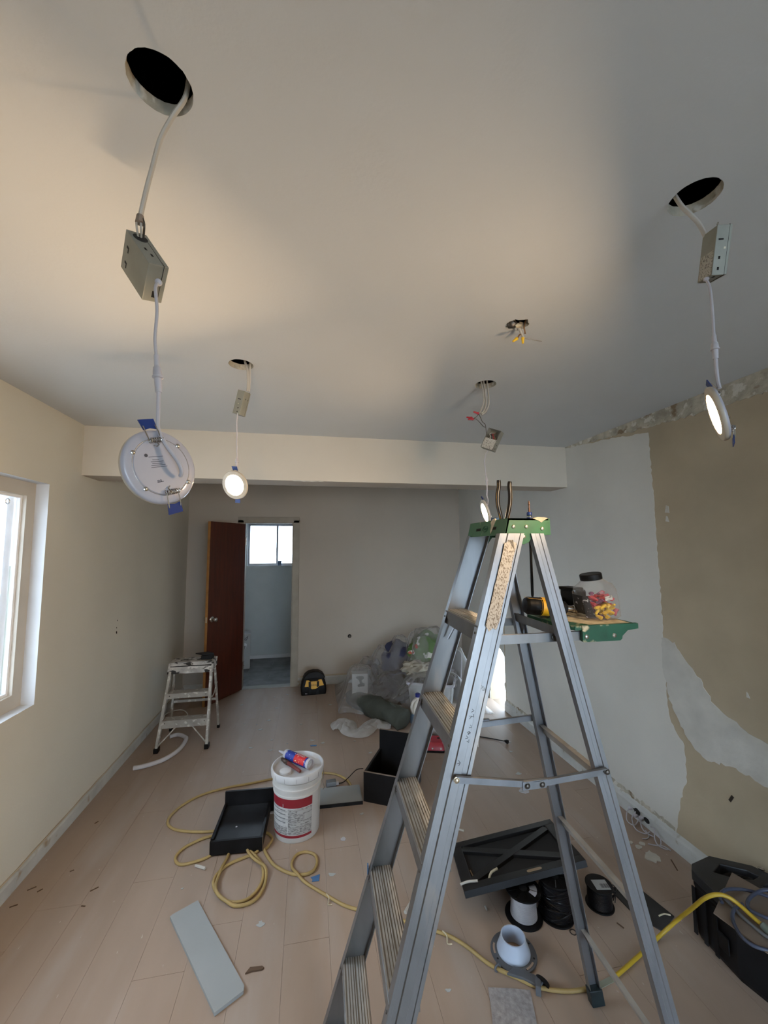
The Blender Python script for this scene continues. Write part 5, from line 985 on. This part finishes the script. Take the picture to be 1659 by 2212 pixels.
# ------------------------------------------------------------ black tote by the right wall
tt = thing('tool_tote', 'black plastic tool tote with recessed handles at the right wall', 'tote', (1.86,1.46,0))
OUT = [(1.674,1.43),(1.690,1.615),(1.725,1.645),(1.845,1.668),(1.975,1.585),(2.015,1.50),(2.015,1.24),(1.97,1.18),(1.77,1.20),(1.705,1.30)]
cxy = V(1.855,1.43,0)
def off(k): return [(cxy.x+(x-cxy.x)*k, cxy.y+(y-cxy.y)*k) for x,y in OUT]
IDT = Matrix.Identity(4)
obj('tote_body', loft(G(), [(off(.93),0),(off(.98),.02),(off(.985),.205),(off(1.0),.215),(off(1.0),.225)], IDT, cap=(True,True)), M['tote'], tt, smooth=False)
def inner(dx0, dx1): return None
g = G().plate(off(1.02), [[(1.775,1.590),(1.845,1.622),(1.925,1.570),(1.945,1.535),(1.90,1.525),(1.83,1.545)],[(1.76,1.50),(1.80,1.535),(1.83,1.52),(1.80,1.49)],[(1.90,1.49),(1.985,1.50),(1.985,1.30),(1.92,1.28)]], lambda a,b: V(a,b,.268), (0,0,-.040))
obj('tote_lid', g, M['totetop'], tt, smooth=False, bevel=.004)
obj('grip_bar', G().tube(sp([(1.80,1.575,.245),(1.85,1.585,.247),(1.92,1.545,.245)],5), .009, 8), M['tote'], tt)
for y in (1.60,1.55,1.50): obj('side_rib', G().obox((1.6815-(1.615-y)*.085,y,.02), V(-.004,0,0), V(0,.016,0), V(.002,0,.19)), M['tote'], tt, smooth=False)
obj('side_latch', G().obox((1.672,1.455,.07), V(-.006,0,0), V(.004,.05,0), V(0,0,.06)), M['tote'], tt, smooth=False, bevel=.002)
obj('front_recess', G().obox((1.716,1.279,.03), V(.046,-.072,0), V(-.004,-.0025,0), V(0,0,.13)), M['slot'], tt, smooth=False)
obj('latch', G().obox((1.722,1.270,.085), V(.012,-.019,0), V(-.010,-.006,0), V(0,0,.045)), M['tote'], tt, smooth=False, bevel=.002)
obj('silver_clip', G().lathe([(.010,-.004),(.014,0),(.010,.004),(.008,0),(.010,-.004)], axes((1.985,1.555,.276),(.3,.2,1)), 16, cap=False), M['steel'], tt)
obj('metal_stud', G().box((1.705,1.296,.10),(.012,.012,.018), rz=.5), M['steel'], tt, smooth=False)
rd = obj('red_strap', G().obox((1.738,1.236,.12), V(.02,-.022,0), V(-.004,-.004,0), V(0,0,.10)), M['chred'], tt, smooth=False)
cb = tag(obj('cardboard_sheet', G().prism([(1.838,1.564),(1.562,1.415),(1.594,1.253),(1.70,1.16),(1.90,1.30),(1.875,1.45)], lambda a,b: V(a,b,.274+.02*(1.75-a)), lambda a,b: V(a,b,.278+.02*(1.75-a))), M['card'], smooth=False), 'torn brown cardboard sheet lying on the black tote', 'cardboard')
bc = thing('cable_coil', 'slate blue cable coiled on the cardboard over the black tote', 'cable', (1.70,1.40,.283))
ZB_ = .287
obj('cable', G().tube(sp([(1.627,1.434,.291),(1.64,1.452,.295),(1.675,1.470,.297),(1.715,1.474,.297),(1.767,1.463,.296),(1.82,1.430,.295),(1.85,1.37,.300),(1.84,1.30,.30),(1.78,1.27,.30),(1.74,1.32,.299),(1.71,1.352,.298),(1.697,1.385,.296),(1.729,1.416,.296),(1.791,1.434,.30),(1.85,1.425,.310),(1.89,1.36,.31)],8), .0062, 10), M['bluecable'], bc)
obj('cable', G().tube(sp([(1.655,1.452,.291),(1.650,1.415,.292),(1.642,1.38,.292),(1.640,1.34,.292),(1.646,1.283,.292),(1.68,1.22,.292)],8), .0062, 10), M['slate'], bc)
obj('cable', G().tube(sp([(1.690,1.405,.300),(1.640,1.398,.294),(1.605,1.378,.290),(1.582,1.350,.286),(1.566,1.315,.283),(1.574,1.282,.281),(1.61,1.255,.281),(1.66,1.215,.285),(1.72,1.17,.29)],8), .0062, 10), M['bluecable'], bc)
tag(obj('white_leaflet', G().obox((1.63,1.27,.262),(.06,-.045,.0),(.03,.03,.004),(0,0,.0015)), M['carton'], smooth=False), 'white leaflet corner under the cardboard on the black tote', 'paper')
# ------------------------------------------------------------ loose things on the floor
tag(obj('drywall_offcut', G().prism([(-.608,2.145),(-.600,2.155),(-.505,2.212),(-.226,1.775),(-.226,1.757),(-.318,1.700)], lambda a,b: V(a,b,.001), lambda a,b: V(a,b,.014)), M['plaster'], smooth=False), 'long pale grey drywall offcut on the floor at lower left', 'drywall')
tag(obj('felt_offcut', G().prism(rough([(.703,1.597),(.857,1.559),(.823,1.456),(.80,1.36),(.63,1.39),(.668,1.486)],.0015,.03), lambda a,b: V(a,b,.0008), lambda a,b: V(a,b,.004)), M['felt'], smooth=False), 'grey speckled felt offcut on the floor at the bottom edge', 'felt')
def scrap(name, P, m, label, cat, h_=.002, group=None): return tag(obj(name, G().prism(P, lambda a,b: V(a,b,.0006), lambda a,b: V(a,b,.0006+h_)), m, smooth=False), label, cat, group)
scrap('tape_scrap', [(.030,2.258),(.078,2.270),(.072,2.228),(.036,2.230),(.040,2.244)], M['tape'], 'blue tape scrap on the floor beside the small cord loop', 'tape')
scrap('tape_scrap', [(.033,3.668),(.055,3.675),(.090,3.664),(.086,3.650),(.040,3.652)], M['tape'], 'small dark blue tape scrap on the floor behind the bucket', 'tape')
scrap('brown_scrap', [(-.230,1.829),(-.214,1.850),(-.166,1.846),(-.158,1.838),(-.166,1.832),(-.205,1.834)], M['wood'], 'curled brown scrap on the floor right of the drywall offcut', 'scrap', .006)
def stub(a, b, r, m, label, group=None): return tag(obj('cable_offcut', G().tube([(a[0],a[1],r+.0006),(b[0],b[1],r+.0006)], r, 8), m), label, 'offcut', group)
stub((-.577,2.449),(-.520,2.418), .007, M['cable'], 'white cable offcut on the floor before the black tray')
stub((.462,1.962),(.501,2.006), .0085, M['cable'], 'white cable offcut seen between the ladder treads')
stub((.866,2.47),(.935,2.42), .006, M['cable'], 'white cable offcut behind the black X panel, left end')
stub((.842,1.905),(.842,1.925), .0045, M['cable'], 'tiny white offcut left of the pale grey wire spool')
scrap('paint_fleck', circ(.219,2.50,.016,12,.003), M['lead'], 'round white paint fleck on the floor in front of the white-faced board', 'fleck', .001)
scrap('paint_fleck', circ(1.50,2.72,.030,14,.007), M['lead'], 'largest white paint fleck right of the rear ladder leg', 'fleck', .001)
tag(obj('metal_ring', G().lathe([(.011,.0006),(.015,.0006),(.015,.003),(.011,.003),(.011,.0006)], Matrix.Translation((1.170,1.735,0)), 20, cap=False), M['bolt']), 'small dark metal ring on the floor beside the black-wrapped spool', 'ring')
for (x, y, L, a) in ((-1.364,2.450,.035,.5),(-1.308,2.43,.022,.8),(-1.051,2.384,.035,.6),(-1.382,2.357,.03,.35),(-1.05,2.300,.02,-.3),(-1.222,2.54,.018,.5),(-1.286,2.93,.022,1.0)):
    tag(obj('wood_splinter', G().obox((x,y,.0006),(L*math.cos(a),L*math.sin(a),0),(-.0045*math.sin(a),.0045*math.cos(a),0),(0,0,.003)), M['wood'], smooth=False), 'short dark wood splinter on the floor near the left baseboard', 'splinter', 'splinters by the left baseboard')
for (x, y, L, a) in ((1.955,2.0,.075,-2.0),(1.39,1.735,.03,-1.2)):
    tag(obj('wood_splinter', G().obox((x,y,.0006),(L*math.cos(a),L*math.sin(a),0),(-.005*math.sin(a),.005*math.cos(a),0),(0,0,.003)), M['wood'], smooth=False), 'thin dark splinter between the dark mat scrap and the right wall' if x > 1.6 else 'short dark curl on the floor beside the right ladder leg', 'splinter')
random.seed(21)
for i in range(46):
    x, y = (random.uniform(-1.3,1.7), random.uniform(1.5,5.0)) if i % 2 else (random.uniform(-.5,.6), random.uniform(3.6,5.0))
    if abs(x+.05) < .2 and abs(y-2.65) < .2: continue
    r = random.uniform(.004,.014)
    scrap('plaster_crumb', [(x+r*(1+.5*math.sin(3*a+i))*math.cos(a)*1.4, y+r*(1+.4*math.cos(2*a+i))*math.sin(a)) for a in [2*PI*q/9 for q in range(9)]], M['carton'], 'pale plaster crumb scattered on the plank floor', 'crumb', .002, 'plaster crumbs on the floor')
# plaster debris and curly wires by the right baseboard
random.seed(4)
for (x, y, r, n) in ((1.875,2.035,.045,16),(1.86,2.11,.018,9),(1.845,2.15,.014,9),(1.90,2.13,.016,9)):
    scrap('plaster_debris', [(x+r*random.uniform(.6,1.2)*math.cos(2*PI*q/n), y+r*random.uniform(.6,1.1)*math.sin(2*PI*q/n)) for q in range(n)], M['spackle'], 'largest flat plaster flake on the floor by the right baseboard' if r > .03 else 'small plaster flake on the floor by the right baseboard', 'plaster flake', .004, None if r > .03 else 'small plaster flakes by the right baseboard')
cw = thing('loose_wires', 'tangle of thin white wires pulled from the right baseboard', 'wires', (1.97,2.27,0))
for pts in ([(2.028,2.34,.055),(1.985,2.33,.045),(1.955,2.30,.012),(1.975,2.265,.006),(2.01,2.27,.03)],[(2.03,2.31,.05),(1.98,2.29,.03),(1.955,2.235,.006),(1.975,2.19,.006),(2.01,2.19,.012)],[(2.0,2.21,.008),(1.985,2.17,.005),(1.955,2.155,.005),(1.93,2.16,.005)],
            [(2.03,2.28,.04),(2.0,2.24,.012),(1.99,2.20,.006),(2.005,2.16,.006)],[(2.028,2.20,.03),(2.01,2.155,.05),(1.985,2.13,.02),(1.975,2.10,.005),(1.99,2.065,.005),(2.01,2.06,.005)],[(2.02,2.15,.035),(2.005,2.11,.02),(1.985,2.095,.005),(1.955,2.105,.004),(1.93,2.12,.004)],[(1.975,2.10,.005),(2.0,2.08,.006),(2.01,2.05,.005)]):
    obj('wire', G().tube(sp(pts,7), .0032, 6), M['lead'], cw)
for p in ((2.02,2.345,.05),(2.015,2.30,.035),(2.02,2.26,.045)): obj('wire_connector', G().ball(p, .014, (1,.9,.8), 2, nz=.3), M['lead'], cw)
obj('torn_hole', G().ball((2.034,2.305,.052), .022, (.3,1.2,.8), 2, nz=.4), M['slot'], cw)
obj('torn_hole', G().ball((2.034,2.235,.045), .017, (.3,1.2,.9), 2, nz=.4), M['slot'], cw)
